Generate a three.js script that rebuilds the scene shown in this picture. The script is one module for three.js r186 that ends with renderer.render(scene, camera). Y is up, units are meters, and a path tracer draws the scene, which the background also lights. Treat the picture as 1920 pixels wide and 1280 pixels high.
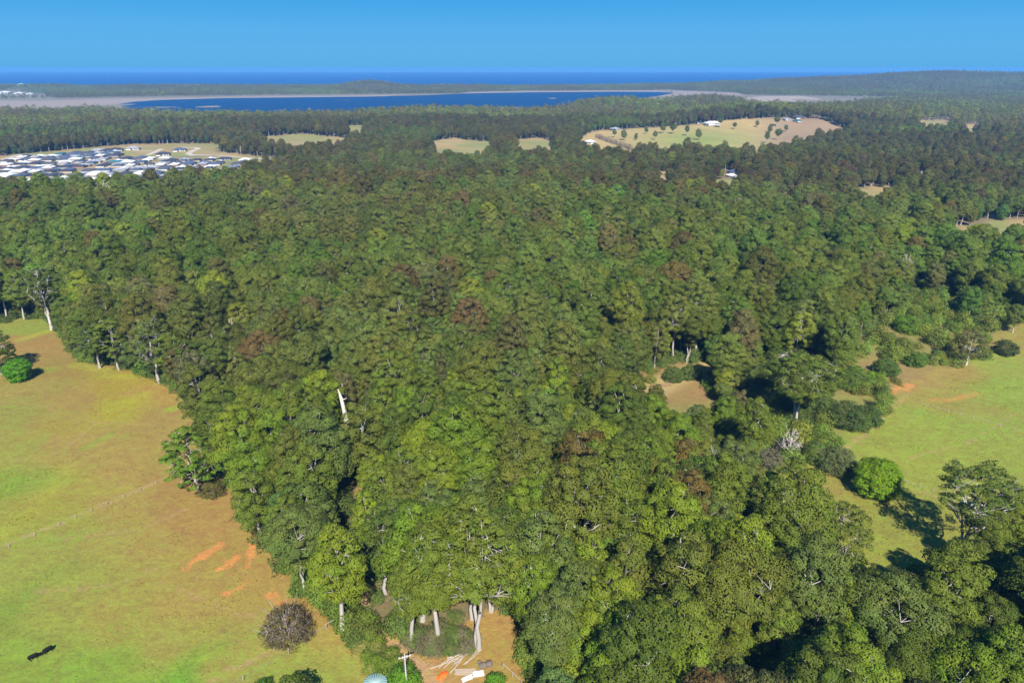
import * as THREE from 'three';
import { MarchingCubes } from 'three/addons/objects/MarchingCubes.js';
import { mergeGeometries } from 'three/addons/utils/BufferGeometryUtils.js';

// ---------------------------------------------------------------- camera, sky, sun, exposure
const scene = new THREE.Scene();
const CAM_H = 120, PITCH = THREE.MathUtils.degToRad(21.9), FPX = 1279;
const camera = new THREE.PerspectiveCamera(2 * Math.atan(640 / FPX) * 180 / Math.PI, 1.5, 1, 150000);
camera.position.set(0, CAM_H, 0);
camera.rotation.set(-PITCH, 0, 0);
const renderer = new THREE.WebGLRenderer({ antialias: true });
renderer.toneMapping = THREE.LinearToneMapping;
renderer.toneMappingExposure = 2.3;
renderer.shadowMap.enabled = true;
const SUN = new THREE.Vector3(0.105, 0.95, 0.995).normalize();
{
  const sun = new THREE.DirectionalLight(new THREE.Color(1, 0.94, 0.84), 4.6);
  sun.position.copy(SUN).multiplyScalar(600).add(new THREE.Vector3(0, 0, -300));
  sun.target.position.set(0, 0, -300);
  sun.castShadow = true;
  sun.shadow.mapSize.set(4096, 4096);
  Object.assign(sun.shadow.camera, { left: -450, right: 450, top: 450, bottom: -450, near: 1, far: 1600 });
  scene.add(sun, sun.target);
  // clear blue sky: a gradient with height only
  const W = 64, Hh = 512, data = new Float32Array(W * Hh * 4);
  const stops = [[-90, .10, .36, .70], [-2, .105, .42, .79], [0, .108, .43, .80], [1.2, .116, .445, .82], [2.6, .104, .44, .84], [4.7, .058, .38, .82], [9, .045, .31, .74], [20, .04, .25, .64], [45, .03, .18, .52], [90, .022, .13, .42]];
  for (let r = 0; r < Hh; r++) {
    const e = ((r + .5) / Hh - .5) * 180;
    let k = 0; while (k < stops.length - 2 && stops[k + 1][0] < e) k++;
    const a = stops[k], b = stops[k + 1], t = THREE.MathUtils.clamp((e - a[0]) / (b[0] - a[0]), 0, 1);
    for (let c = 0; c < W; c++) {
      const o = (r * W + c) * 4;
      for (let i = 0; i < 3; i++) data[o + i] = (a[i + 1] + (b[i + 1] - a[i + 1]) * t) / 2.3;
      data[o + 3] = 1;
    }
  }
  const sky = new THREE.DataTexture(data, W, Hh, THREE.RGBAFormat, THREE.FloatType);
  sky.mapping = THREE.EquirectangularReflectionMapping; sky.magFilter = THREE.LinearFilter; sky.needsUpdate = true;
  scene.background = sky; scene.environment = sky;
}
scene.fog = new THREE.FogExp2(new THREE.Color(0.15, 0.47, 1.0), 0.00008);

// ---------------------------------------------------------------- helpers
function rngOf(seed) { let s = seed >>> 0; return () => { s = (s + 0x6d2b79f5) | 0; let t = Math.imul(s ^ (s >>> 15), 1 | s); t = (t + Math.imul(t ^ (t >>> 7), 61 | t)) ^ t; return ((t ^ (t >>> 14)) >>> 0) / 4294967296; }; }
const clamp = THREE.MathUtils.clamp, lerp = THREE.MathUtils.lerp, sstep = (a, b, x) => { const t = clamp((x - a) / (b - a), 0, 1); return t * t * (3 - 2 * t); };
function hash2(ix, iz, s) { let h = Math.imul(ix, 374761393) ^ Math.imul(iz, 668265263) ^ Math.imul(s + 11, 1274126177); h = Math.imul(h ^ (h >>> 13), 1274126177); return ((h ^ (h >>> 16)) >>> 0) / 4294967296; }
function vnoise(x, z, s = 0) { const ix = Math.floor(x), iz = Math.floor(z), fx = x - ix, fz = z - iz, u = fx * fx * (3 - 2 * fx), v = fz * fz * (3 - 2 * fz); return lerp(lerp(hash2(ix, iz, s), hash2(ix + 1, iz, s), u), lerp(hash2(ix, iz + 1, s), hash2(ix + 1, iz + 1, s), u), v); }
function fbm(x, z, o = 4, s = 0) { let a = .5, t = 0, n = 0; for (let i = 0; i < o; i++) { t += a * vnoise(x, z, s + i * 17); n += a; a *= .5; x = x * 2.03 + 5.1; z = z * 2.03 - 3.7; } return t / n; }
const SIN = Math.sin(PITCH), COS = Math.cos(PITCH);
const atD = (px, dz, y = 0) => [(px - 960) / FPX * (dz * COS + (CAM_H - y) * SIN), -dz];
// relief: [column, distance, height, spread across, spread along]
const HILLS = [[1450, 1620, 30, 300, 190], [1130, 2150, 21, 190, 190], [1310, 2500, 19, 240, 220], [500, 1350, 10, 250, 90], [900, 1480, 9, 220, 100], [250, 1520, 8, 300, 90], [1690, 4500, 53, 900, 500], [1960, 4400, 57, 900, 500], [1400, 4700, 14, 700, 300],
  [690, 4150, 42, 190, 200], [860, 4300, 15, 260, 200], [560, 4300, 9, 300, 200], [330, 4300, 14, 420, 220], [60, 4000, 20, 420, 240], [820, 1950, 9, 160, 160], [1750, 1900, 12, 300, 250], [300, 620, 8, 120, 90], [-60, 560, 5, 140, 120]]
  .map(([px, d, h, a, b]) => [...atD(px, d), h, a, b]);
const LAKE_Y = -3;
function groundY(x, z) {
  const d = -z;
  let y = 0;
  for (const [hx, hz, h, a, b] of HILLS) { const u = (x - hx) / a, v = (z - hz) / b, q = u * u + v * v; if (q < 9) y += h * Math.exp(-q); }
  const far = sstep(150, 500, Math.hypot(x, z));
  const town = Math.exp(-(((x + 500) / 300) ** 4) - (((z + 960) / 260) ** 4));
  y += (vnoise(x / 170, z / 170, 3) - .5) * 9 * far * (1 - town) + (vnoise(x / 60, z / 60, 4) - .5) * 1.6;
  const low = sstep(1450, 1720, d);            // the coastal plain
  return y * (1 - low) + low * (LAKE_Y - .3 + Math.max(0, y - 3));
}
const pxRay = (px, py) => { const a = (px - 960) / FPX, b = -(py - 640) / FPX; return [a, b * COS - SIN, -(COS + b * SIN)]; };
function onPlane(px, py, y) { const [a, b, c] = pxRay(px, py), t = (y - CAM_H) / b; return [a * t, c * t]; }
function ground(px, py) {                     // first point of the terrain along a photograph direction
  const [a, b, c] = pxRay(px, py);
  let t = 60, last = 60;
  for (let i = 0; i < 900 && t < 9000; i++) { if (CAM_H + b * t < groundY(a * t, c * t)) break; last = t; t *= 1.01; }
  for (let i = 0; i < 24; i++) { const m = (last + t) / 2; if (CAM_H + b * m < groundY(a * m, c * m)) t = m; else last = m; }
  return [a * t, c * t];
}
function toPx(x, y, z) { const dy = y - CAM_H, depth = -z * COS - dy * SIN, up = dy * COS - z * SIN; return [960 + x / depth * FPX, 640 - up / depth * FPX, depth]; }
const poly = (list, y) => list.map(([px, py]) => y === undefined ? ground(px, py) : onPlane(px, py, y));
function inside(p, x, z) { let c = false; for (let i = 0, j = p.length - 1; i < p.length; j = i++) if ((p[i][1] > z) !== (p[j][1] > z) && x < (p[j][0] - p[i][0]) * (z - p[i][1]) / (p[j][1] - p[i][1]) + p[i][0]) c = !c; return c; }
function boxOf(p) { const b = [1e9, -1e9, 1e9, -1e9]; for (const [x, z] of p) { b[0] = Math.min(b[0], x); b[1] = Math.max(b[1], x); b[2] = Math.min(b[2], z); b[3] = Math.max(b[3], z); } return b; }
const area = (list, y) => { const p = poly(list, y); return { p, b: boxOf(p) }; };
const inArea = (a, x, z) => x > a.b[0] && x < a.b[1] && z > a.b[2] && z < a.b[3] && inside(a.p, x, z);
function toLine(pts, x, z) { let m = 1e9; for (let i = 0; i < pts.length - 1; i++) { const [ax, az] = pts[i], [bx, bz] = pts[i + 1], dx = bx - ax, dz = bz - az, t = clamp(((x - ax) * dx + (z - az) * dz) / (dx * dx + dz * dz), 0, 1); m = Math.min(m, Math.hypot(x - ax - dx * t, z - az - dz * t)); } return m; }
const counts = new Map();
const numbered = (n) => { const k = counts.get(n) ?? 0; counts.set(n, k + 1); return k ? n + '_' + String(k).padStart(3, '0') : n; };
function shadows(o) { o.traverse((m) => { if (m.isMesh) { m.castShadow = true; m.receiveShadow = true; } }); return o; }
function tag(o, label, category, group) { o.userData.label = label; o.userData.category = category; if (group) o.userData.group = group; return o; }
function thing(name, label, category, x, y, z, turn = 0, group) { const g = new THREE.Group(); g.name = numbered(name); g.position.set(x, y, z); g.rotation.y = turn; tag(g, label, category, group); scene.add(g); return g; }
function part(name, geo, mat, parent) { const m = new THREE.Mesh(geo, mat); m.name = name; m.castShadow = m.receiveShadow = true; parent.add(m); return m; }
function structure(name, geo, mat) { const m = new THREE.Mesh(geo, mat); m.name = name; m.userData.kind = 'structure'; m.castShadow = m.receiveShadow = true; scene.add(m); return m; }
const col = (r, g, b) => new THREE.Color().setRGB(r, g, b);
const lin = (hex) => { const c = new THREE.Color(hex); return [c.r, c.g, c.b]; };
const matte = (r, g, b, rough = .85, extra = {}) => new THREE.MeshStandardMaterial({ color: col(r, g, b), roughness: rough, ...extra });

// ---------------------------------------------------------------- clearings, read off the ground in the photograph
const PADDOCK_L = area([[-420, 640], [-60, 612], [0, 606], [75, 598], [108, 618], [150, 678], [260, 700], [345, 745], [372, 800], [405, 880], [440, 930], [470, 985], [515, 1045], [555, 1105], [600, 1150], [648, 1190], [690, 1245], [730, 1330], [760, 1600], [-900, 1600], [-700, 900]], 0);
const YARD = area([[690, 1245], [735, 1205], [800, 1222], [860, 1212], [930, 1178], [962, 1180], [960, 1220], [985, 1290], [1010, 1420], [1000, 1600], [700, 1600]], 0);
const TRACK = [[668, 1085], [690, 1150], [728, 1200], [790, 1245], [840, 1310], [880, 1400]].map(([a, b]) => onPlane(a, b, 0));
const PADDOCK_R = area([[1400, 1000], [1425, 920], [1530, 880], [1590, 850], [1640, 790], [1700, 735], [1800, 700], [1870, 655], [1930, 618], [2500, 540], [2500, 1000], [2150, 1080], [1930, 1075], [1870, 1085], [1780, 1085], [1720, 1180], [1640, 1250], [1570, 1180], [1500, 1090]], 0);
const SCRUB = [area([[1560, 700], [1600, 650], [1680, 590], [1720, 545], [1770, 560], [1800, 620], [1880, 600], [1930, 618], [1870, 655], [1800, 700], [1700, 735], [1640, 790], [1590, 850], [1530, 880], [1425, 920], [1400, 900], [1440, 830], [1500, 810], [1560, 780]], 0),
  area([[1190, 715], [1230, 690], [1330, 680], [1345, 700], [1345, 790], [1230, 800], [1180, 750]], 0), area([[1380, 770], [1450, 775], [1500, 830], [1440, 890], [1385, 850]], 0),
  area([[618, 905], [640, 880], [668, 900], [672, 925], [630, 930]], 0), area([[640, 835], [668, 812], [700, 818], [705, 850], [650, 858]], 0)];
const LOW = [area([[1560, 650], [1720, 520], [1820, 545], [1810, 610], [1700, 605], [1610, 690]], 0), area([[1170, 742], [1345, 735], [1400, 800], [1400, 890], [1300, 905], [1200, 850]], 0), area([[640, 858], [720, 850], [730, 900], [640, 905]], 0)];
const GLADE = area([[1200, 735], [1235, 692], [1330, 680], [1345, 700], [1330, 738], [1240, 748]], 0);
const TOWN = area([[-260, 306], [0, 292], [100, 283], [250, 270], [412, 268], [405, 285], [470, 292], [545, 297], [560, 305], [480, 318], [420, 328], [330, 350], [200, 362], [-260, 366]]);
const HILLPAD = area([[1082, 262], [1110, 246], [1200, 240], [1330, 230], [1490, 221], [1545, 224], [1592, 244], [1545, 258], [1470, 286], [1430, 300], [1300, 292], [1200, 298], [1140, 292], [1095, 278]]);
const FIELDS = [area([[480, 258], [560, 251], [690, 262], [620, 275], [500, 273]]), area([[800, 266], [850, 259], [930, 266], [910, 290], [812, 287]]), area([[962, 263], [1012, 258], [1045, 268], [1040, 282], [965, 282]]),
  area([[1330, 338], [1388, 336], [1384, 362], [1338, 360]]), area([[1605, 352], [1682, 350], [1660, 384], [1602, 384]]), area([[1785, 428], [1860, 416], [1920, 410], [2150, 400], [2150, 474], [1850, 482], [1765, 478]]), area([[1690, 368], [1730, 368], [1735, 385], [1690, 385]]), ...[[[1460, 364], [1496, 362], [1497, 371], [1460, 372]], [[1725, 226], [1782, 225], [1785, 234], [1725, 234]], [[1806, 233], [1838, 232], [1836, 243], [1806, 243]], [[1230, 322], [1262, 320], [1262, 328], [1232, 329]], [[650, 235], [680, 234], [682, 241], [652, 241]]].map((q) => area(q.map(([a, b], i) => [a, i > 1 ? b + 10 : b])))];
const clearAt = (x, z) => { for (const a of [TOWN, HILLPAD, ...FIELDS]) if (inArea(a, x, z)) return true; return false; };
// water
const LAKE = area([[196, 199], [250, 191], [300, 187.5], [420, 184], [560, 182.5], [700, 181], [800, 178.5], [880, 175], [1000, 173], [1160, 172], [1240, 172.5], [1264, 174.5], [1225, 181], [1120, 192], [1050, 204], [1000, 224], [700, 222], [400, 212], [300, 208]], LAKE_Y);
const FLATS = [area([[-200, 188], [60, 189], [160, 186.5], [300, 184], [430, 181.5], [560, 180], [700, 178.5], [780, 176.5], [700, 182], [560, 183.5], [400, 186], [300, 190], [240, 196], [210, 201], [160, 204], [60, 209], [-200, 214]], LAKE_Y), area([[860, 176.5], [880, 172.8], [1000, 170.5], [1160, 169.8], [1260, 169.5], [1380, 174], [1400, 179], [1300, 180.5], [1232, 181], [1262, 175], [1240, 173.4], [1160, 173], [1000, 174]], LAKE_Y), area([[1385, 184.5], [1430, 180.5], [1500, 179.5], [1545, 186], [1500, 191], [1420, 192]], LAKE_Y)];
const SHORE = [[-900, 160], [0, 161.5], [400, 162], [960, 163.5], [1300, 160.5], [1560, 157], [1900, 158], [2900, 158]];
const shoreZ = (x, z) => { const px = toPx(x, LAKE_Y, z)[0]; let i = 0; while (i < SHORE.length - 2 && SHORE[i + 1][0] < px) i++; const [a, b] = [SHORE[i], SHORE[i + 1]]; return onPlane(px, lerp(a[1], b[1], clamp((px - a[0]) / (b[0] - a[0]), 0, 1)), LAKE_Y)[1]; };
console.log('areas');

// ---------------------------------------------------------------- ground
const NEAR = { x0: -300, x1: 330, z0: -500, z1: -20 };
function noiseTex(n, make, srgb) { const d = new Uint8Array(n * n * 4); for (let j = 0; j < n; j++) for (let i = 0; i < n; i++) { const v = make(i / n, j / n), o = (j * n + i) * 4; for (let c = 0; c < 3; c++) d[o + c] = clamp((Array.isArray(v) ? v[c] : v) * 255, 0, 255); d[o + 3] = 255; } const t = new THREE.DataTexture(d, n, n); t.wrapS = t.wrapT = THREE.RepeatWrapping; t.magFilter = THREE.LinearFilter; if (srgb) t.colorSpace = THREE.SRGBColorSpace; t.needsUpdate = true; return t; }
// periodic value noise so that tiles meet
const pnoise = (u, v, k, s) => { const x = u * k, z = v * k, ix = Math.floor(x), iz = Math.floor(z), fx = x - ix, fz = z - iz, a = fx * fx * (3 - 2 * fx), b = fz * fz * (3 - 2 * fz), m = (q) => ((q % k) + k) % k; return lerp(lerp(hash2(m(ix), m(iz), s), hash2(m(ix + 1), m(iz), s), a), lerp(hash2(m(ix), m(iz + 1), s), hash2(m(ix + 1), m(iz + 1), s), a), b); };
let groundTone;
const bumpTex = noiseTex(512, (u, v) => .45 * pnoise(u, v, 24, 1) + .35 * pnoise(u, v, 60, 2) + .2 * pnoise(u, v, 140, 3));
{
  // tones of grass, dry grass and bare earth by place: [column, row, colour as seen]
  const grassTones = [[40, 640, '#a8834a'], [60, 622, '#8f9a34'], [110, 650, '#a8834c'], [120, 700, '#a08646'], [60, 740, '#a4904c'], [20, 790, '#9a9444'], [150, 760, '#a58a4c'], [180, 820, '#a88f4e'], [300, 740, '#b08f4c'], [270, 720, '#aa9434'], [310, 780, '#a58a50'], [230, 770, '#a89a30'], [60, 840, '#9c9842'], [30, 900, '#8d9c34'],
    [20, 980, '#9c9c3c'], [100, 940, '#a29640'], [240, 880, '#aa8f50'], [200, 960, '#a8924e'], [330, 930, '#a7854e'], [400, 950, '#ab8650'], [440, 980, '#ad8752'], [60, 1060, '#9a9a44'], [180, 1040, '#a2964a'], [320, 1020, '#a99150'], [420, 1050, '#a98c4a'], [500, 1080, '#ad8a50'], [40, 1150, '#879a36'], [150, 1130, '#9a9a44'], [260, 1130, '#a29848'], [380, 1120, '#aa9250'], [480, 1140, '#ac8d50'], [560, 1150, '#b38c54'],
    [60, 1230, '#8b9e36'], [180, 1220, '#86a034'], [320, 1200, '#a09a4a'], [420, 1220, '#a69650'], [330, 1260, '#72a228'], [280, 1290, '#6f9f2a'], [500, 1250, '#a59c4e'], [600, 1210, '#ab9450'], [640, 1260, '#98a044'], [560, 1290, '#9a9e48'], [690, 1250, '#a98c54'],
    [760, 1250, '#b68e58'], [820, 1290, '#bd925c'], [880, 1240, '#bf9468'], [930, 1250, '#b98d5a'], [960, 1200, '#b4905a'], [980, 1280, '#b08a54'], [700, 1160, '#b58e58'],
    [1620, 970, '#97963e'], [1640, 1050, '#98983c'], [1700, 860, '#9aa03e'], [1760, 830, '#98a03e'], [1880, 860, '#97a03e'], [1800, 790, '#95a23e'], [1890, 740, '#92a33e'], [1860, 690, '#989e40'], [1740, 745, '#a1944a'], [1640, 830, '#93983e'], [1540, 900, '#a08e4a'], [1480, 900, '#9c9448'], [1580, 930, '#989440'], [1690, 720, '#ae8c58'], [1740, 690, '#a89050'], [1780, 640, '#a08c4c'], [1700, 560, '#9c8c50'], [1280, 710, '#b28a5a'], [1320, 700, '#a98c54'], [1900, 640, '#a09048'], [1920, 960, '#9a9640'], [2100, 800, '#8a9c38'], [1420, 840, '#829440']]
    .map(([a, b, h]) => [...onPlane(a, b, 0), ...lin(h).map((v, k) => v / [2.0, 1.93, 3.0][k])]);
  const n = 2048, q = 256, sx = NEAR.x1 - NEAR.x0, sz = NEAR.z1 - NEAR.z0, coarse = new Float32Array(q * q * 3);
  for (let j = 0; j < q; j++) for (let i = 0; i < q; i++) {
    const x = NEAR.x0 + (i + .5) / q * sx + (fbm(i / 9, j / 9, 3, 5) - .5) * 26, z = NEAR.z0 + (j + .5) / q * sz + (fbm(i / 9, j / 9, 3, 9) - .5) * 26;
    let w = 0, r = 0, g = 0, b = 0;
    for (const t of grassTones) { const d2 = (x - t[0]) ** 2 + (z - t[1]) ** 2, k = 1 / (d2 * d2 + 300); w += k; r += k * t[2]; g += k * t[3]; b += k * t[4]; }
    coarse.set([r / w, g / w, b / w], (j * q + i) * 3);
  }
  // marks on the ground: bare orange earth, bright weeds, the track, drives
  const EARTH = [.40, .165, .04], WEED = [.21, .215, .012], LUSH = [.12, .21, .010], DRY = [.27, .19, .075], LIME = [.17, .28, .006];
  const marks = [];
  const streak = (list, w, c, k = 1) => marks.push({ l: list.map(([a, b]) => onPlane(a, b, 0)), w, c, k });
  streak([[362, 1052], [385, 1038], [406, 1022]], 1.5, EARTH); streak([[478, 995], [480, 1010], [471, 1032], [472, 1042]], 1.3, EARTH); streak([[405, 1068], [425, 1056], [440, 1047]], 1.3, EARTH); streak([[424, 1110], [445, 1100], [460, 1092]], 1.1, EARTH); streak([[505, 1112], [522, 1122]], 1.6, EARTH, .8); streak([[345, 1066], [362, 1052]], .8, EARTH, .6); streak([[455, 1075], [468, 1050]], .7, EARTH, .6); streak([[660, 1220], [668, 1226]], 1.1, EARTH, .6);
  streak([[1660, 742], [1690, 730]], 2.4, EARTH, .9); streak([[1700, 736], [1706, 726]], 1.8, EARTH, .9); streak([[1745, 755], [1790, 752], [1830, 741]], 1.8, EARTH, .55); streak([[1900, 940], [1930, 930]], 1.6, EARTH, .8);
  streak([[40, 640], [90, 625]], 4, WEED, .8); streak([[60, 700], [105, 695]], 2.6, LUSH, .6); streak([[75, 706], [110, 698]], 2, LUSH, .6); streak([[140, 690], [200, 702]], 4, WEED, .8); streak([[185, 712], [250, 712]], 4, WEED, .75); streak([[210, 770], [270, 745]], 5, WEED, .7); streak([[165, 842], [205, 820]], 2.4, LUSH, .6); streak([[316, 772], [330, 768]], 2.2, LIME, .8); streak([[5, 1000], [60, 960], [130, 880]], 4.5, WEED, .4); streak([[180, 925], [240, 915]], 2, WEED, .5); streak([[10, 1020], [110, 983], [200, 945], [295, 905]], .9, DRY, .6);
  for (const [a, b] of [[[40, 760], [290, 800]], [[120, 1010], [380, 940]], [[20, 870], [180, 800]], [[1700, 860], [1915, 770]], [[300, 1090], [560, 1170]], [[60, 1110], [330, 1050]]]) { const m = [(a[0] + b[0]) / 2 + 14, (a[1] + b[1]) / 2 + 16]; streak([a, m, b], .55, DRY, .4); }
  streak([[235, 1285], [330, 1250], [400, 1215]], 4, LUSH, .5); streak([[600, 1176], [520, 1210], [430, 1255], [340, 1300]], .8, DRY, .6); streak([[1735, 768], [1920, 815]], .9, WEED, .5); streak([[1690, 908], [1760, 930]], .8, DRY, .6);
  streak([[1440, 912], [1530, 885], [1640, 800], [1700, 745]], 1.6, DRY, .6); streak([[1225, 735], [1270, 710], [1335, 690]], 9, [.31, .235, .09], .8); streak([[1215, 745], [1260, 715]], 2.2, [.21, .125, .065], .7);
  const TRK = [.34, .205, .10];
  for (const [k, f] of [[-1, .8], [1, .8]]) marks.push({ l: TRACK.map(([x, z]) => [x + k * .9, z]), w: .8, c: TRK, k: f });
  marks.push({ l: TRACK, w: 2.2, c: [.30, .19, .09], k: .55 });
  for (const m of marks) { const b = boxOf(m.l); m.b = [b[0] - m.w * 2, b[1] + m.w * 2, b[2] - m.w * 2, b[3] + m.w * 2]; }
  const d = new Uint8Array(n * n * 4), toS = (v) => Math.round(255 * (v <= .0031308 ? 12.92 * v : 1.055 * Math.pow(v, 1 / 2.4) - .055));
  const lut = new Uint8Array(4097); for (let i = 0; i <= 4096; i++) lut[i] = toS(i / 4096);
  const floor1 = [.14, .092, .048], floor2 = [.085, .095, .03];
  const openAt = (x, z) => inArea(PADDOCK_L, x, z) || inArea(PADDOCK_R, x, z) || inArea(YARD, x, z) ? 1 : SCRUB.some((a) => inArea(a, x, z)) ? .8 : 0;
  const mq = 420, mask = new Float32Array(mq * mq), wide = new Float32Array(mq * mq);
  for (let j = 0; j < mq; j++) for (let i = 0; i < mq; i++) mask[j * mq + i] = openAt(NEAR.x0 + (i + .5) / mq * sx, NEAR.z0 + (j + .5) / mq * sz);
  for (let j = 0; j < mq; j++) for (let i = 0; i < mq; i++) { let m = 0; for (let b = -4; b <= 4; b++) for (let a = -4; a <= 4; a++) if (a * a + b * b < 20 && i + a >= 0 && i + a < mq && j + b >= 0 && j + b < mq) m = Math.max(m, mask[(j + b) * mq + i + a]); wide[j * mq + i] = m; }
  const open = (x, z) => wide[clamp(Math.floor((z - NEAR.z0) / sz * mq), 0, mq - 1) * mq + clamp(Math.floor((x - NEAR.x0) / sx * mq), 0, mq - 1)];
  for (let j = 0; j < n; j++) {
    const z = NEAR.z0 + (j + .5) / n * sz;
    const near = marks.filter((m) => z > m.b[2] && z < m.b[3]);
    for (let i = 0; i < n; i++) {
      const x = NEAR.x0 + (i + .5) / n * sx, wob = (vnoise(x / 3, z / 3, 40) - .5) * 5 + (vnoise(x / .9, z / .9, 41) - .5) * 2;
      const g0 = hash2(i, j, 3), g1 = vnoise(x / .8, z / .8, 6), g2 = vnoise(x / 2.6, z / 1.7, 7), g3 = vnoise(x / 9, z / 9, 8);
      const o = open(x + wob, z + wob * .7), ci = Math.min(q - 2, Math.max(0, i * q / n - .5)), cj = Math.min(q - 2, Math.max(0, j * q / n - .5)), i0 = Math.floor(ci), j0 = Math.floor(cj), fu = ci - i0, fv = cj - j0;
      let c = [0, 0, 0];
      for (let k = 0; k < 3; k++) { const a = (j0 * q + i0) * 3 + k; c[k] = lerp(lerp(coarse[a], coarse[a + 3], fu), lerp(coarse[a + q * 3], coarse[a + q * 3 + 3], fu), fv); }
      const gr = (g2 - .5) * .7 + (g1 - .5) * .5;                                       // tufts: greener or drier
      c[0] *= 1 - .22 * gr; c[1] *= 1 + .05 * gr; c[2] *= 1 - .3 * gr;
      if (g3 * .5 + g1 * .5 > .68) { c[0] *= .88; c[2] *= .85; }
      if (o < 1) { const f = clamp(.3 + g3 * .9 - .2, 0, 1) * (1 - o); for (let k = 0; k < 3; k++) c[k] = lerp(c[k], lerp(floor1[k], floor2[k], g2), o ? .3 + .3 * f : .92); }
      for (const m of near) if (x > m.b[0] && x < m.b[1]) { const dd = toLine(m.l, x, z) + (g1 - .5) * 1.5 + (g2 - .5) * 2.2, f = m.k * (1 - sstep(m.w * .35, m.w * 1.05, dd)) * (.55 + .6 * g0); if (f > 0) for (let k = 0; k < 3; k++) c[k] = lerp(c[k], m.c[k], f); }
      const s = .84 + .24 * g0 + .26 * (g1 - .5) + .22 * (g2 - .5), p = (j * n + i) * 4;
      for (let k = 0; k < 3; k++) d[p + k] = lut[clamp(Math.round(c[k] * s * 4096), 0, 4096)];
      d[p + 3] = 255;
    }
  }
  groundTone = (x, z) => { const i = clamp(Math.floor((x - NEAR.x0) / sx * q), 0, q - 1), j = clamp(Math.floor((z - NEAR.z0) / sz * q), 0, q - 1), a = (j * q + i) * 3; return [coarse[a], coarse[a + 1], coarse[a + 2]]; };
  const t = new THREE.DataTexture(d, n, n); t.magFilter = THREE.LinearFilter; t.colorSpace = THREE.SRGBColorSpace; t.needsUpdate = true;
  const bump = bumpTex.clone(); bump.repeat.set(sx / 26, sz / 26); bump.needsUpdate = true;
  const geo = new THREE.PlaneGeometry(1, 1, 210, 160), p = geo.attributes.position, uv = geo.attributes.uv;
  for (let i = 0; i < p.count; i++) { const x = NEAR.x0 + uv.getX(i) * sx, z = NEAR.z0 + uv.getY(i) * sz; p.setXYZ(i, x, groundY(x, z), z); }
  { const ix = geo.index; for (let i = 0; i < ix.count; i += 3) { const a = ix.getX(i + 1); ix.setX(i + 1, ix.getX(i + 2)); ix.setX(i + 2, a); } }
  geo.computeVertexNormals();
  structure('grass_ground', geo, new THREE.MeshStandardMaterial({ map: t, bumpMap: bump, bumpScale: .16, roughness: .95 }));
}
console.log('near ground');
{
  // the wide terrain: one sheet whose cells widen with distance
  const rows = [20]; while (rows[rows.length - 1] < 5600) rows.push(rows[rows.length - 1] * 1.016 + 1.5);
  const NX = 300, pos = [], cs = [], idx = [];
  rows.forEach((d, r) => {
    for (let i = 0; i <= NX; i++) {
      const u = (i / NX * 2 - 1), x = u * (d * 1.15 + 260), z = -d, inNear = x > NEAR.x0 + 8 && x < NEAR.x1 - 8 && z > NEAR.z0 + 8 && z < NEAR.z1 - 8;
      let y = groundY(x, z);
      if (inNear) y -= 3; else if (x > NEAR.x0 && x < NEAR.x1 && z > NEAR.z0) y -= .15;
      if (d > 4300) { const s = -shoreZ(x, z); y = lerp(y, LAKE_Y - 2, sstep(s - 40, s + 120, d)); }
      pos.push(x, y, z);
      const n1 = fbm(x / 35, z / 35, 3, 50), n2 = fbm(x / 140, z / 140, 3, 51);
      let c = [lerp(.11, .15, n1), lerp(.085, .105, n1), lerp(.045, .06, n1)];
      if (d > 2250) { const k = .5 + .3 * n2; c = [.16 * k + .04, .13 * k + .04, .08 * k + .03]; }
      if (clearAt(x, z)) { const g = sstep(.42, .66, fbm(x / 55, z / 55, 3, 52)); c = [lerp(lerp(.20, .28, n2), .16, g), lerp(lerp(.155, .195, n2), .165, g), lerp(lerp(.05, .09, n1), .045, g)].map((v) => v * (.85 + .3 * n1)); }
      if (inArea(HILLPAD, x, z)) { const px = toPx(x, y, z), g = Math.exp(-(((px[0] - 1310) / 110) ** 2) - (((px[1] - 262) / 20) ** 2)), e = sstep(1400, 1480, px[0]); c = [lerp(lerp(.40, .24, g), .30, e), lerp(lerp(.285, .28, g), .205, e), lerp(lerp(.11, .05, g), .11, e)].map((v) => .72 * v * (.85 + .3 * n1)); }
      cs.push(...c);
      if (r && i) { const a = (r - 1) * (NX + 1) + i - 1, b = a + 1, e = a + NX + 1, f = e + 1; idx.push(a, b, e, b, f, e); }
    }
  });
  const g = new THREE.BufferGeometry();
  g.setAttribute('position', new THREE.Float32BufferAttribute(pos, 3)); g.setAttribute('color', new THREE.Float32BufferAttribute(cs, 3)); g.setIndex(idx); g.computeVertexNormals();
  structure('terrain', g, new THREE.MeshStandardMaterial({ vertexColors: true, roughness: .95 }));
}
function sheet(name, p, y, mat, lift = 0) {
  const g = new THREE.ShapeGeometry(new THREE.Shape(p.map(([x, z]) => new THREE.Vector2(x, -z)))); g.rotateX(-Math.PI / 2); g.translate(0, y + lift, 0);
  return structure(name, g, mat);
}
const ripple = noiseTex(256, (u, v) => .5 * pnoise(u, v, 10, 5) + .5 * pnoise(u, v, 34, 6)), rippleRep = ripple.clone(); rippleRep.repeat.set(.01, .01); rippleRep.needsUpdate = true;
const WATER = (r, g, b) => new THREE.MeshPhysicalMaterial({ color: col(r, g, b), roughness: .35, specularIntensity: .12, bumpMap: rippleRep, bumpScale: .25 });
sheet('lake', LAKE.p, LAKE_Y, WATER(.001, .014, .075), .5);
FLATS.forEach((f, i) => sheet('mud_flat', f.p, LAKE_Y, new THREE.MeshStandardMaterial({ color: i === 2 ? col(.25, .20, .16) : col(.21, .165, .13), roughness: .9 }), .3).name = numbered('mud_flat'));
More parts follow.
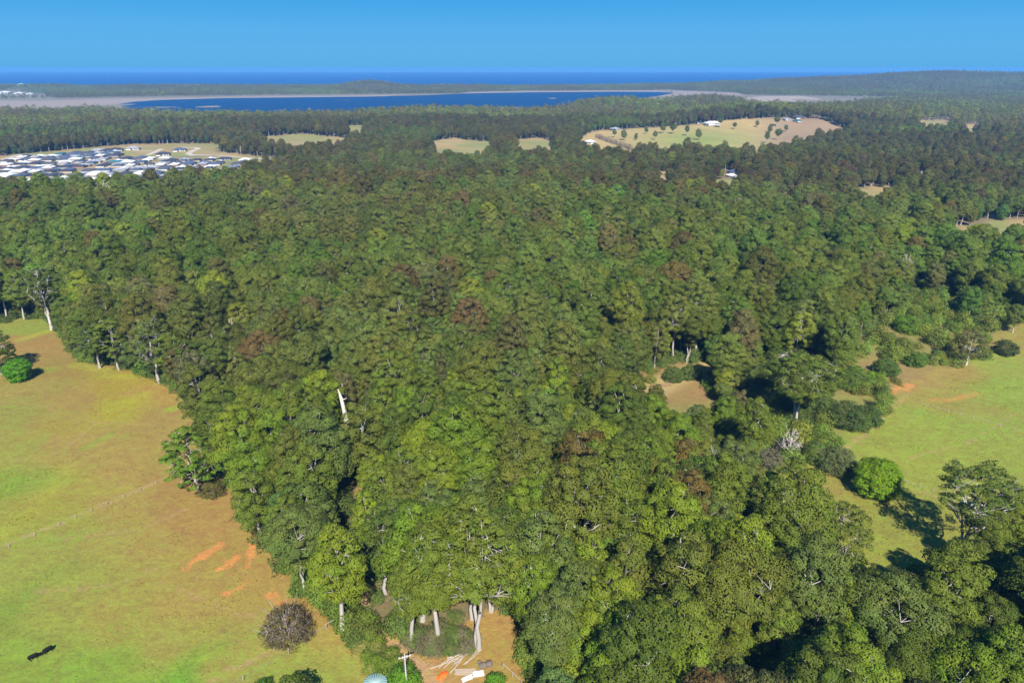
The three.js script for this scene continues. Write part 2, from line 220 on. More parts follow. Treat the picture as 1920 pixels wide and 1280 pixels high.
{
  const far = 19500, wide = 32000, pts = [];          // the sea ends where the earth's curve hides it from this height
  for (let px = -1400; px <= 3300; px += 60) { const x0 = onPlane(px, 163, LAKE_Y); const z = shoreZ(...x0); pts.push([(px - 960) / FPX * (-z * COS + 123 * SIN), z + 250]); }
  pts.push([wide, -9000], [wide, -far], [-wide, -far], [-wide, -9000]);
  sheet('sea', pts, LAKE_Y, WATER(.001, .03, .15), -.2);
}
console.log('terrain');

// ---------------------------------------------------------------- trees
class Builder {
  constructor() { this.p = []; this.n = []; this.c = []; this.i = []; }
  get tris() { return this.i.length / 3; }
  tube(pts, radii, sides, c) {
    const base = this.p.length / 3, t = new THREE.Vector3(), a = new THREE.Vector3(), b = new THREE.Vector3(), up = new THREE.Vector3(.31, .2, .93);
    pts.forEach((q, k) => {
      t.subVectors(pts[Math.min(k + 1, pts.length - 1)], pts[Math.max(k - 1, 0)]).normalize(); a.crossVectors(t, up).normalize(); b.crossVectors(t, a);
      for (let s = 0; s < sides; s++) { const w = s / sides * 6.2832, x = a.x * Math.cos(w) + b.x * Math.sin(w), y = a.y * Math.cos(w) + b.y * Math.sin(w), z = a.z * Math.cos(w) + b.z * Math.sin(w); this.p.push(q.x + x * radii[k], q.y + y * radii[k], q.z + z * radii[k]); this.n.push(x, y, z); this.c.push(...c); }
    });
    for (let k = 0; k < pts.length - 1; k++) for (let s = 0; s < sides; s++) { const u = base + k * sides + s, v = base + k * sides + (s + 1) % sides; this.i.push(u, v, u + sides, v, v + sides, u + sides); }
  }
  leaf(x, y, z, nx, ny, nz, ox, oy, oz, size, asp, ang, c) {
    // a small diamond of leaves facing n; shaded half way to the clump's outside o
    const l = Math.hypot(nx, ny, nz) || 1; nx /= l; ny /= l; nz /= l; const m = Math.hypot(ox, oy, oz) || 1; ox /= m; oy /= m; oz /= m;
    let ax = ny, ay = -nx, az = 0; const al = Math.hypot(ax, ay); if (al < .05) { ax = 1; ay = 0; } else { ax /= al; ay /= al; }
    const bx = ny * az - nz * ay, by = nz * ax - nx * az, bz = nx * ay - ny * ax, ca = Math.cos(ang), sa = Math.sin(ang);
    const ux = (ax * ca + bx * sa) * size * .5, uy = (ay * ca + by * sa) * size * .5, uz = (az * ca + bz * sa) * size * .5, vx = (bx * ca - ax * sa) * size * asp * .5, vy = (by * ca - ay * sa) * size * asp * .5, vz = (bz * ca - az * sa) * size * asp * .5;
    const base = this.p.length / 3, sx = nx * .45 + ox * .55, sy = ny * .45 + oy * .55, sz = nz * .45 + oz * .55;
    this.p.push(x + ux, y + uy, z + uz, x + vx, y + vy, z + vz, x - ux, y - uy, z - uz, x - vx, y - vy, z - vz);
    for (let k = 0; k < 4; k++) { this.n.push(sx, sy, sz); this.c.push(c[0], c[1], c[2]); }
    this.i.push(base, base + 1, base + 2, base, base + 2, base + 3);
  }
  build() {
    const g = new THREE.BufferGeometry();
    g.setAttribute('position', new THREE.Float32BufferAttribute(this.p, 3)); g.setAttribute('normal', new THREE.Float32BufferAttribute(this.n, 3)); g.setAttribute('color', new THREE.Float32BufferAttribute(this.c, 3)); g.setIndex(this.i);
    g.normalizeNormals?.(); return g;
  }
}
const V = (x, y, z) => new THREE.Vector3(x, y, z);
const bez = (a, b, c, n) => { const out = []; for (let i = 0; i <= n; i++) { const t = i / n; out.push(V((1 - t) ** 2 * a.x + 2 * t * (1 - t) * b.x + t * t * c.x, (1 - t) ** 2 * a.y + 2 * t * (1 - t) * b.y + t * t * c.y, (1 - t) ** 2 * a.z + 2 * t * (1 - t) * b.z + t * t * c.z)); } return out; };
const BARK = [.32, .295, .27], BARK_D = [.16, .12, .09], DEAD = [.50, .46, .43];
const GUM = [.134, .180, .016];
/* One tree. H height, R crown radius, base: share of the height below the crown, shape: how radius goes with height in the crown, limbs, clumps, cr: clump radius,
   flat: clump height over width, leaf: size, per: leaves per clump, bark, green */
function makeTree(o, seed) {
  const r = rngOf(seed), wood = new Builder(), leaves = new Builder();
  const { H, R, base = .45, limbs = 5, clumps = 60, cr = 1.5, flat = .7, twig = 1, crown = .5, open = false, tight = 0, leaf = .5, per = 110, bark = BARK, green = GUM, trunk = .0175, detail = 1, stems = 1, shape = 'dome', sag = 0, inner = .35, bare = 0 } = o;
  const lean = V((r() - .5) * .12 * H, 0, (r() - .5) * .12 * H), y0 = H * base;
  const prof = (t) => shape === 'dome' ? Math.sqrt(Math.max(0, 1 - Math.max(0, (t - .25) / .75) ** 2)) * (.62 + .38 * sstep(0, .3, t)) : shape === 'oval' ? Math.sin(Math.PI * clamp(.12 + .84 * t, 0, 1)) ** .7 : shape === 'cone' ? (1 - t) ** .8 * .95 + .08 : shape === 'umbrella' ? sstep(0, .55, t) * Math.sqrt(Math.max(0, 1 - Math.max(0, (t - .55) / .45) ** 2)) : Math.sqrt(Math.max(.02, 1 - (2 * t - 1) ** 2));
  const cs = [];
  for (let tries = 0; cs.length < clumps && tries < clumps * 30; tries++) {
    const t = shape === 'cone' ? r() ** 1.4 : r() ** .8, a = r() * 6.2832, rr = R * prof(t) * (inner + (1 - inner) * Math.sqrt(r())) * (.82 + .36 * vnoise(a * 1.1 + seed, t * 3, seed));
    const c = V(Math.cos(a) * rr + lean.x * (base + t * (1 - base)), y0 + t * (H - y0) - cr * .5, Math.sin(a) * rr + lean.z * (base + t * (1 - base)));
    if (open && Math.sin(a) > .35 && t < .42) continue;
    const min = cr * (1.5 - .6 * tries / (clumps * 30));
    if (cs.every((q) => (q.c.x - c.x) ** 2 + ((q.c.y - c.y) / (flat + .1)) ** 2 + (q.c.z - c.z) ** 2 > min * min)) cs.push({ c, a, t, k: cr * (.6 + .75 * r()), ex: .75 + .6 * r(), ez: .75 + .6 * r(), tx: (r() - .5) * .9, tz: (r() - .5) * .9 });
  }
  const sides = detail > 1 ? 7 : detail > .5 ? 5 : 3, tr = Math.max(.12, H * trunk);
  const heads = [];
  for (let s = 0; s < stems; s++) {
    const off = stems > 1 ? V(Math.cos(s * 6.28 / stems + 1) * R * .16, 0, Math.sin(s * 6.28 / stems + 1) * R * .16) : V(0, 0, 0), top = V(lean.x * .9 + off.x * 2.2, H * (shape === 'umbrella' ? .72 : .86), lean.z * .9 + off.z * 2.2);
    const st = V(off.x * .1, -.6, off.z * .1), path = bez(st, V(off.x * .2 + lean.x * .1, H * .42, off.z * .2 + lean.z * .1), top, detail > .5 ? 8 : 3).map((q, k) => V(q.x + (k ? (r() - .5) * tr * 1.4 : 0), q.y, q.z + (k ? (r() - .5) * tr * 1.4 : 0)));
    const w = tr / Math.sqrt(stems);
    wood.tube(path, path.map((q, k) => w * (1.25 * (k === 0 ? 1.25 : 1) - 1.13 * k / (path.length - 1))), sides, bark);
    heads.push(path);
  }
  if (detail > .2) {
    const tips = [];
    for (let l = 0; l < limbs; l++) {
      const path = heads[l % heads.length], a = l / limbs * 6.2832 + r() * .9, f = lerp(base * .85, .8, r() * .9), k = clamp(Math.round(f * (path.length - 1) / .86), 1, path.length - 2), from = path[k];
      const t = clamp((from.y / H - base) / (1 - base) + .25 + r() * .3, .08, .95), rr = R * prof(t) * .78, to = V(Math.cos(a) * rr + lean.x * .7, y0 + t * (H - y0), Math.sin(a) * rr + lean.z * .7);
      const mid = V(lerp(from.x, to.x, .6), lerp(from.y, to.y, .28) , lerp(from.z, to.z, .6)), lp = bez(from, mid, to, 5).map((q, i) => i ? V(q.x + (r() - .5) * .5, q.y + (r() - .5) * .5, q.z + (r() - .5) * .5) : q), w = tr * (.42 + .24 * r()) * (1.1 - .5 * f);
      wood.tube(lp, lp.map((q, i) => w * (1 - .78 * i / 5)), detail > .5 ? 5 : 3, bark); tips.push({ lp, w });
    }
    if (detail > .4) for (const q of cs) {
      let best = null, bd = 1e9, bi = 0;
      for (const t of tips) for (let i = 2; i < t.lp.length; i++) { const d = t.lp[i].distanceToSquared(q.c); if (d < bd) { bd = d; best = t; bi = i; } }
      for (const path of heads) for (let i = Math.ceil(path.length * .45); i < path.length; i++) { const d = path[i].distanceToSquared(q.c); if (d < bd) { bd = d; best = { lp: path, w: tr * .35 }; bi = i; } }
      if (!best || bd < .3) continue;
      const f = best.lp[bi], end = V(q.c.x, q.c.y + q.k * flat * .25, q.c.z), m = V(lerp(f.x, end.x, .55), lerp(f.y, end.y, .35), lerp(f.z, end.z, .55));
      wood.tube(bez(f, m, end, 2), [best.w * .34 + .02 * twig, best.w * .22 + .02 * twig, .025], 3, bark);
    }
    for (let b = 0; b < bare; b++) {                                  // bare sticks poking through the leaves
      const q = cs[Math.floor(r() * cs.length)].c, a = Math.atan2(q.z, q.x) + (r() - .5), l = 1.5 + r() * 2.5, p0 = V(q.x * .55, q.y - .8, q.z * .55), p1 = V(q.x + Math.cos(a) * l * .6, q.y + l * .8, q.z + Math.sin(a) * l * .6);
      const pm = p0.clone().lerp(p1, .55).add(V((r() - .5) * .7, -.25, (r() - .5) * .7)), p2 = pm.clone().lerp(p1, .7).add(V((r() - .5) * 1.6, .3, (r() - .5) * 1.6));
      wood.tube([p0, pm, p1], [.06, .04, .012], 3, bark); wood.tube([pm, p2], [.032, .01], 3, bark);
    }
  }
  for (const q of cs) {
    const dx = q.c.x - lean.x * .7, dy = (q.c.y - (y0 + (H - y0) * .35)) * R / (H - y0) * 1.4, dz = q.c.z - lean.z * .7, dl = Math.hypot(dx, dy, dz) || 1, cx = dx / dl, cy = dy / dl, cz = dz / dl;
    const tone = .87 + .26 * r(), warm = r(), n = Math.round(per * (q.k / cr) ** 2);
    for (let k = 0; k < n; k++) {
      const y = r() * 1.35 - .35; const a = r() * 6.2832, s = Math.sqrt(1 - y * y), ox = Math.cos(a) * s, oz = Math.sin(a) * s, rad = q.k * (tight ? .74 + .3 * Math.sqrt(r()) : .6 + .5 * Math.sqrt(r())) * (tight ? .74 + .52 * vnoise(a * 1.6 + q.a * 3, y * 2.4 + q.a, seed) : .6 + .8 * vnoise(a * 1.6 + q.a * 3, y * 2.4 + q.a, seed)), lx = ox * rad * q.ex, lz = oz * rad * q.ez;
      const v = tone * (.82 + .36 * r()), w = (warm - .5) * .18 + (r() - .5) * .16;
      leaves.leaf(q.c.x + lx, q.c.y + y * rad * flat + lx * q.tx + lz * q.tz - sag * s * s * q.k * .4, q.c.z + lz, ox * .85 + (r() - .5) * 1.35, y * .7 + .2 + (r() - .5) * 1.3, oz * .85 + (r() - .5) * 1.35, ox + cx * crown, Math.max(y, -.2) + .25 + cy * crown, oz + cz * crown, leaf * (.7 + .6 * r()), .5 + .2 * r(), r() * 3.14, [green[0] * v * (1 + w), green[1] * v, green[2] * v * (1 - w * .5)]);
    }
  }
  return { wood: wood.build(), leaves: leaves.build(), tris: wood.tris + leaves.tris };
}
let triangles = 0;
const gumKinds = [
  { H: 27, R: 6.2, base: .36, limbs: 7, clumps: 104, cr: 1.3, flat: .72, shape: 'dome', bare: 5 },
  { H: 30, R: 5.4, base: .42, limbs: 7, clumps: 96, cr: 1.25, flat: .75, shape: 'oval', bare: 5 },
  { H: 25, R: 7.2, base: .42, limbs: 8, clumps: 100, cr: 1.4, flat: .6, shape: 'umbrella', stems: 2, bare: 6 },
  { H: 22, R: 5.0, base: .30, limbs: 6, clumps: 90, cr: 1.15, flat: .8, shape: 'oval', bark: [.24, .20, .16] },
  { H: 31, R: 6.6, base: .44, limbs: 8, clumps: 104, cr: 1.35, flat: .64, shape: 'dome', stems: 2, bare: 6 },
  { H: 19, R: 4.2, base: .22, limbs: 6, clumps: 80, cr: 1.05, flat: .85, shape: 'dome', bark: [.22, .18, .14], bare: 3 },
  { H: 24, R: 3.6, base: .24, limbs: 6, clumps: 76, cr: 1.0, flat: .9, shape: 'oval', bark: [.3, .26, .22] },
  { H: 26, R: 6.0, base: .34, limbs: 8, clumps: 62, cr: 1.3, flat: .6, shape: 'dome', bare: 14 },
  { H: 18, R: 5.2, base: .16, limbs: 7, clumps: 110, cr: 1.15, flat: .85, shape: 'round', green: [.105, .185, .022], bark: [.24, .2, .17] },
];
const tiered = (list, seed, f) => list.map((o, i) => { const t = makeTree({ ...o, ...f(o) }, seed + i * 13); triangles += t.tris; return t; });
const HERO = tiered(gumKinds, 100, (o) => ({ leaf: .40, cr: o.cr * 1.3, inner: .5, crown: .25, tight: 1, flat: Math.min(.85, o.flat + .1), clumps: Math.round(o.clumps * .66), per: 300 * o.cr * o.cr, detail: 2, bare: Math.floor((o.bare ?? 0) * .15) }));
const MID = tiered(gumKinds, 300, (o) => ({ leaf: .5, cr: o.cr * 1.42, inner: .65, crown: .6, tight: 1, flat: .85, clumps: Math.round(o.clumps * .62), per: 230 * o.cr * o.cr, detail: 1, bare: Math.ceil((o.bare ?? 0) * .5) }));
const FARK = tiered([...gumKinds.slice(0, 6), gumKinds[8]], 500, (o) => ({ leaf: .85, per: 66 * o.cr * o.cr, inner: .75, crown: 1.0, flat: .9, detail: .5, clumps: Math.round(o.clumps * .5), cr: o.cr * 1.6, bare: 1 }));
const DIST = tiered(gumKinds.slice(0, 5), 700, (o) => ({ leaf: 1.9, per: 17, detail: .1, crown: 1, inner: .7, flat: .9, clumps: 18, cr: o.cr * 2.2, bare: 0, base: .25 }));
const bushOpts = { H: 3.2, R: 2.0, base: .08, limbs: 4, clumps: 24, cr: .85, flat: .85, leaf: .34, per: 60, shape: 'dome', bark: BARK_D, trunk: .03, green: [.12, .185, .03] };
const BUSH = [makeTree(bushOpts, 901), makeTree({ ...bushOpts, H: 2.2, R: 2.4, clumps: 20 }, 902), makeTree({ ...bushOpts, H: 4.6, R: 1.7, shape: 'oval' }, 903)];
console.log('tree kinds', triangles);

// colours by kind of crown
const leafMat = (r, g, b, t = .44) => new THREE.MeshPhysicalMaterial({ color: col(r, g, b), vertexColors: true, roughness: .7, specularIntensity: .25, transmission: t, thickness: 0 });
const woodMat = new THREE.MeshStandardMaterial({ vertexColors: true, roughness: .85 });
const TONES = [['mid green', leafMat(1, 1, 1)], ['dark green', leafMat(.68, .74, .8)], ['bright yellow green', leafMat(1.32, 1.3, .85)], ['fresh green', leafMat(1.05, 1.18, .8)], ['olive green', leafMat(.98, .86, 1.1)], ['grey green', leafMat(.92, .94, 1.9)], ['brownish', leafMat(1.1, .62, 1.5)]];

// where trees stand
const rnd = rngOf(77);
const specials = [];                          // spots kept free for trees placed one by one: [x, z, radius]
const keep = (px, py, r) => { const g = onPlane(px, py, 0); specials.push([g[0], g[1], r]); return g; };
const reserve = [[897, 1213, 8], [97, 617, 5], [372, 918, 7], [432, 905, 4], [1643, 925, 9], [1795, 1042, 8], [1490, 793, 10], [655, 838, 6], [200, 405, 8], [358, 739, 4], [298, 717, 4], [331, 720, 3], [1860, 1040, 7], [1812, 682, 5], [1325, 915, 5], [540, 1196, 6]];
reserve.forEach((s) => keep(...s));
const SKYLINE = [[-400, 207], [0, 204], [100, 203], [180, 200], [215, 203], [260, 207], [420, 209], [640, 208], [720, 203], [800, 198], [860, 198], [900, 201], [980, 203], [1030, 197], [1080, 190], [1130, 184], [1180, 183], [1220, 186], [1270, 182], [1330, 178], [1375, 182], [1430, 192], [1540, 193], [1600, 190], [1700, 178], [2400, 175]];
const lineAt = (l, px) => { let i = 0; while (i < l.length - 2 && l[i + 1][0] < px) i++; const a = l[i], b = l[i + 1]; return lerp(a[1], b[1], clamp((px - a[0]) / (b[0] - a[0]), 0, 1)); };
// open land as the eye sees it from the air; trees before it are low enough to leave it in view
const VIEWS = [[[-400, 304], [0, 293], [100, 284], [250, 271], [400, 268], [412, 276], [405, 286], [470, 293], [540, 297], [480, 303], [430, 318], [360, 312], [290, 322], [230, 334], [110, 330], [0, 330], [-400, 332]],
  [[1085, 262], [1110, 247], [1200, 240], [1330, 231], [1490, 222], [1545, 225], [1590, 243], [1545, 246], [1470, 262], [1455, 278], [1390, 272], [1330, 262], [1200, 272], [1190, 282], [1130, 272]],
  [[485, 258], [560, 254], [680, 262], [620, 266], [500, 265]], [[800, 269], [850, 262], [930, 268], [905, 281], [812, 278]], [[965, 263], [1010, 259], [1045, 268], [1035, 275], [968, 275]], [[1335, 338], [1385, 337], [1380, 352], [1340, 350]], [[1610, 352], [1680, 351], [1655, 372], [1605, 370]], [[1790, 428], [1860, 417], [1920, 411], [2150, 400], [2150, 440], [1860, 440], [1785, 440]],
  [[1460, 364], [1496, 362], [1497, 371], [1460, 372]], [[1725, 226], [1782, 225], [1785, 234], [1725, 234]], [[1806, 233], [1838, 232], [1836, 243], [1806, 243]], [[1230, 322], [1262, 320], [1262, 328], [1232, 329]], [[650, 235], [680, 234], [682, 241], [652, 241]], [[-40, 168], [30, 168], [62, 172], [95, 174], [95, 178], [-40, 178]], [[30, 155], [52, 155], [52, 160], [30, 160]], [[1355, 312], [1392, 312], [1392, 332], [1355, 332]], [[1715, 314], [1742, 314], [1742, 324], [1715, 324]]];
const NEARVIEWS = [[[1440, 925], [1600, 955], [1600, 1040], [1640, 1075], [1690, 1030], [1720, 860], [1900, 860], [1930, 640], [1700, 740], [1590, 850]], [[1700, 860], [1885, 860], [1885, 1000], [1740, 1035]], [[738, 1212], [860, 1212], [960, 1180], [968, 1220], [990, 1290], [740, 1290]], [[655, 1090], [690, 1090], [770, 1215], [700, 1240]],
  [[845, 1085], [955, 1085], [955, 1210], [860, 1215]], [[1400, 645], [1560, 645], [1560, 800], [1440, 800]], [[628, 740], [672, 740], [680, 842], [640, 842]], [[1195, 690], [1340, 680], [1330, 738], [1200, 738]], [[1550, 710], [1620, 640], [1720, 545], [1790, 560], [1900, 590], [1930, 640], [1700, 740], [1560, 880], [1420, 915], [1380, 880], [1440, 800], [1530, 790]], [[600, 905], [680, 890], [680, 935], [620, 935]]];
const spots = [];
function sow(d0, d1, cell, tier, margin) {
  const zs = Math.ceil(d1 / cell), z0 = Math.floor(d0 * .55 / cell);
  for (let j = z0; j < zs; j++) {
    const half = (j * cell * 1.0 + 60) * .93 * margin, n = Math.ceil(half / cell);
    for (let i = -n; i <= n; i++) {
      const x = (i + .5 * (j & 1) + (rnd() - .5) * .75) * cell, z = -(j + (rnd() - .5) * .75) * cell, pick = rnd(), s = rnd(), turn = rnd() * 6.2832;
      const d = Math.hypot(x, z); if (d < d0 || d >= d1) continue;
      const y = groundY(x, z), p = toPx(x, y, z), top = toPx(x, y + 30, z);
      if (p[2] < 20 || p[0] < -360 * margin || p[0] > 1920 + 360 * margin || top[1] > 1420) continue;
      if (d < 520) {
        if (inArea(PADDOCK_L, x, z) || inArea(PADDOCK_R, x, z) || inArea(YARD, x, z) || toLine(TRACK, x, z) < 4) continue;
        if (specials.some((q) => (q[0] - x) ** 2 + (q[1] - z) ** 2 < q[2] * q[2])) continue;
        if (SCRUB.some((a) => inArea(a, x, z)) && (pick > .035 || inArea(SCRUB[1], x, z))) continue;
      } else if (clearAt(x, z)) continue;
      if (-z > 2100 && (inArea(LAKE, x, z) || FLATS.some((a) => inArea(a, x, z)))) continue;
      if (-z > 4300 && -z > -shoreZ(x, z) - 120) continue;
      if (d < 420) { const a = toPx(x, y + 23, z), b = toPx(x, y + 13, z); if (!LOW.some((v) => inArea(v, x, z)) && NEARVIEWS.some((v) => inside(v, a[0], a[1]) || inside(v, b[0], b[1]))) continue; }
      if (d > 520) {
        const a = toPx(x, y + 18, z);
        if (d > 1350 && d < 3600 && a[1] < lineAt(SKYLINE, a[0]) - 1.5 + (s - .5) * 3) continue;
        if (VIEWS.some((v) => [4, 9, 14, 19].some((h) => { const b = toPx(x, y + h, z); return inside(v, b[0] + (s - .5) * 22, b[1] + (turn / 6.28 - .5) * 7); }))) continue;
      }
      spots.push({ x, y, z, d, s, turn, pick, tier, px: p[0], py: p[1], low: d < 420 && LOW.some((a) => inArea(a, x, z)) ? .5 : 1 });
    }
  }
}
sow(88, 320, 7.4, 0, 1);
sow(320, 680, 6.7, 1, 1);
sow(680, 1650, 8.4, 2, 1);
sow(1650, 5300, 14, 3, 1);
// tint of a crown, by stand, by tree and by distance
function tint(p) {
  const a = fbm(p.x / 90, p.z / 90, 3, 60), b = hash2(Math.round(p.x * 7), Math.round(p.z * 7), 9), c = hash2(Math.round(p.x * 5), Math.round(p.z * 5), 19), e = hash2(Math.round(p.x * 3), Math.round(p.z * 3), 29), v = .74 + .46 * b;
  let t = [.97 + (c - .5) * .26 + (e - .5) * .16, 1 + (a - .5) * .28, 1.1 + (b - .5) * .7];
  if (c > .984) t = [1.05, .64, 1.5];                                            // brown crowns
  else if (c < .035) t = [1.4, 1.35, 1.0];                                       // pale flushes of new leaves
  else if (e > .92) t = [t[0] * .95, t[1] * .8, t[2] * 1.5]; else if (e < .08) t = [t[0] * 1.02, t[1] * 1.14, t[2] * .9];
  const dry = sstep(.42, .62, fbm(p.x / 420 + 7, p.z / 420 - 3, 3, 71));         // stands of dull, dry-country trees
  // past a noisy distance line most crowns get a darker, browner tint
  const farTint = -p.z + 260 * (fbm(p.x / 130, p.z / 130, 3, 72) - .5) > 640 && fbm(p.x / 210 - 9, p.z / 210, 3, 73) + .35 * (e - .5) < .62;
  if (farTint) return t.map((q, k) => q * [.86 + .2 * a, .66, 1.15][k] * v * .92);
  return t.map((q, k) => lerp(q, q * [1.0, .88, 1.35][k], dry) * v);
}
spots.sort((p, q) => p.d - q.d);
const near = spots.filter((p) => p.tier === 0), heroes = [], rest = [];
for (const p of near) { const t = toPx(p.x, p.y + 24, p.z); (heroes.length < 300 && t[0] > -60 && t[0] < 1980 && t[1] < 1290 ? heroes : rest).push(p); }
const KIND_WORD = ['broad domed gum tree', 'slender-crowned gum tree', 'flat-topped gum tree', 'dark-barked gum tree', 'twin-stemmed gum tree', 'small bushy gum tree', 'narrow upright gum tree', 'thin-crowned gum tree', 'dense round-headed tree'];
const STAND = ['in the forest along the left paddock', 'in the main forest', 'in the dark forest below the right paddock'];
function plant(kind, tone, x, y, z, turn, sc, label, group, name = 'gum_tree', sy = sc) {
  const t = thing(name, label, 'tree', x, y - .15, z, turn, group); t.scale.set(sc, sy, sc);
  part('trunk', kind.wood, woodMat, t); part('crown', kind.leaves, tone, t); return t;
}
for (const p of heroes) {
  const k = Math.floor(p.pick * 8.999), u = p.s, tn = u < .28 ? 0 : u < .46 ? 1 : u < .58 ? 2 : u < .74 ? 3 : u < .86 ? 4 : u < .985 ? 5 : p.py > 1100 ? 4 : 6;
  const st = p.px > 960 && p.py > 1120 ? 2 : p.px < 640 ? 0 : 1;
  plant(HERO[k], TONES[tn][1], p.x, p.y, p.z, p.turn, p.low * (.68 + .56 * hash2(Math.round(p.x * 10), Math.round(p.z * 10), 2) ** 1.3), `${TONES[tn][0]} ${KIND_WORD[k]} ${STAND[st]}`, `${TONES[tn][0]} ${KIND_WORD[k]}s ${STAND[st]}`);
}
console.log('heroes', heroes.length, 'rest', rest.length, 'all', spots.length);
const forest = new THREE.Group(); forest.name = 'forest'; forest.userData.kind = 'stuff'; tag(forest, 'dense gum forest stretching away to the lake', 'forest'); scene.add(forest);
const M4 = new THREE.Matrix4(), Q = new THREE.Quaternion(), UPV = V(0, 1, 0);
function scatter(name, geo, mat, list, parent, scale, plain) {
  if (!list.length) return;
  const m = new THREE.InstancedMesh(geo, mat, list.length); m.name = name; m.userData.kind = 'stuff'; m.castShadow = m.receiveShadow = true;
  const c = new THREE.Color();
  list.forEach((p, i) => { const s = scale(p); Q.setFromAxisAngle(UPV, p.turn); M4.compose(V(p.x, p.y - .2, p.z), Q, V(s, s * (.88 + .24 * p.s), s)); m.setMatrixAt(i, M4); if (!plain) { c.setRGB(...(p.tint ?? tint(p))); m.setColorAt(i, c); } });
  parent.add(m);
}
const both = (t) => mergeGeometries([t.wood, t.leaves]);
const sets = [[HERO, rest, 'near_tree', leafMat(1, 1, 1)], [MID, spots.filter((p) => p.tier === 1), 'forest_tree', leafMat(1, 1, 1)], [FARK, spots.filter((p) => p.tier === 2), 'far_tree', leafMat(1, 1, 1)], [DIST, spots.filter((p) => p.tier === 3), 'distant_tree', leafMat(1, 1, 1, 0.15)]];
const isDead = (p) => hash2(Math.round(p.x * 13), Math.round(p.z * 13), 51) > .99;
{ const k = makeTree({ H: 25, R: 5.5, base: .3, limbs: 12, clumps: 50, cr: 1.3, per: 0, bark: DEAD, trunk: .018, twig: 2.4, bare: 6, detail: 1 }, 640); scatter('dead_trees', k.wood, woodMat, [...rest, ...spots.filter((p) => p.tier === 1 || p.tier === 2)].filter(isDead), forest, (p) => p.low * [.85, .62, .46][p.tier] * (.8 + .4 * p.s), true); }
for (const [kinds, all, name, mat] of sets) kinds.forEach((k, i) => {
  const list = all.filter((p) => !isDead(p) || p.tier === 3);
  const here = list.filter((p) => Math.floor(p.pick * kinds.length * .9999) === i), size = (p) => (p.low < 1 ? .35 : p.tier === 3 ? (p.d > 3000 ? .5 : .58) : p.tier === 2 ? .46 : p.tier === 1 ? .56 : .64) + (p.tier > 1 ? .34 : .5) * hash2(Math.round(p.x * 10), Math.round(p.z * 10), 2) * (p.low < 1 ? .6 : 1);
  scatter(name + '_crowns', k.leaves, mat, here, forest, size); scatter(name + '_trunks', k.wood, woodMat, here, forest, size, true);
});
console.log('forest');

// ---------------------------------------------------------------- undergrowth (stuff)
{
  const list = [], r = rngOf(404);
  for (let i = 0; i < 26000; i++) {
    const d = 92 + 380 * Math.sqrt(r()) , a = (r() - .5) * 1.75, x = Math.sin(a) * d, z = -Math.cos(a) * d, pick = r(), s = r(), turn = r() * 6.28, u = r();
    if (inArea(PADDOCK_L, x, z) || inArea(PADDOCK_R, x, z) || inArea(YARD, x, z) || toLine(TRACK, x, z) < 2.6) continue;
    const scrub = SCRUB.some((q) => inArea(q, x, z));
    if (!scrub && u > .7) continue;
    if (scrub && (u > .7 || vnoise(x / 9, z / 9, 31) < .55 || (u > .12 && inArea(GLADE, x, z)))) continue;
    const v = .7 + .5 * r();
    list.push({ x, y: groundY(x, z), z, d, turn, pick, s, sc: scrub ? .5 + 1.3 * s * s : .5 + 1.0 * s, tint: scrub ? [v * (1.25 + .6 * r()), v * (1.2 + .3 * r()), v * (.8 + .6 * r())] : [v, v * .95, v] });
  }
  for (let i = 0; i < 190; i++) {              // bracken and young growth between paddock and track
    const t = r(), [ax, az] = onPlane(lerp(648, 735, t), lerp(1110, 1262, t), 0), x = ax + (r() - .5) * 9, z = az + (r() - .5) * 6;
    if (toLine(TRACK, x, z) < 2.3) continue;
    const v = .8 + .6 * r();
    list.push({ x, y: groundY(x, z), z, turn: r() * 6.28, pick: r(), s: r(), sc: .3 + .5 * r(), tint: r() < .3 ? [v * 1.7, v * 1.1, v * 1.6] : [v * 1.2, v * 1.2, v * .7] });
  }
  for (let i = 0; i < 260; i++) {              // grey scrub at the foot of the huge gum
    const [x, z] = onPlane(760 + 125 * r(), 1196 + 26 * r(), 0), v = .7 + .6 * r(), dry = r() < .45;
    if (toLine(TRACK, x, z) < 2.6) continue;
    list.push({ x, y: groundY(x, z), z, turn: r() * 6.28, pick: r(), s: r(), sc: .3 + .9 * r() * r(), tint: dry ? [v * 1.25, v * .75, v * 2.4] : [v, v, v] });
  }
  const edges = [[[452, 960], [520, 1050], [560, 1108], [612, 1150], [655, 1192]], [[112, 622], [152, 682]], [[240, 694], [285, 706], [340, 742], [372, 800]], [[968, 1200], [985, 1280], [1000, 1340]]];
  for (const line of edges) for (let i = 0; i < line.length - 1; i++) for (let k = 0; k < 26; k++) {      // shrubs that close the forest edge
    const f = r(), [ax, az] = onPlane(lerp(line[i][0], line[i + 1][0], f), lerp(line[i][1], line[i + 1][1], f), 0), x = ax + 1.5 + r() * 5, z = az + (r() - .5) * 4, v = .8 + .5 * r();
    list.push({ x, y: groundY(x, z), z, turn: r() * 6.28, pick: r(), s: r(), sc: .7 + 1.1 * r() * r(), tint: [v * (.95 + .3 * r()), v * (1 + .25 * r()), v * .8] });
  }
  const g = new THREE.Group(); g.name = 'undergrowth'; g.userData.kind = 'stuff'; tag(g, 'low green shrubs and bracken under and between the trees', 'undergrowth'); scene.add(g);
  BUSH.forEach((k, i) => scatter('shrubs', both(k), leafMat(1, 1, 1), list.filter((p) => Math.floor(p.pick * 2.999) === i), g, (p) => p.sc));
}
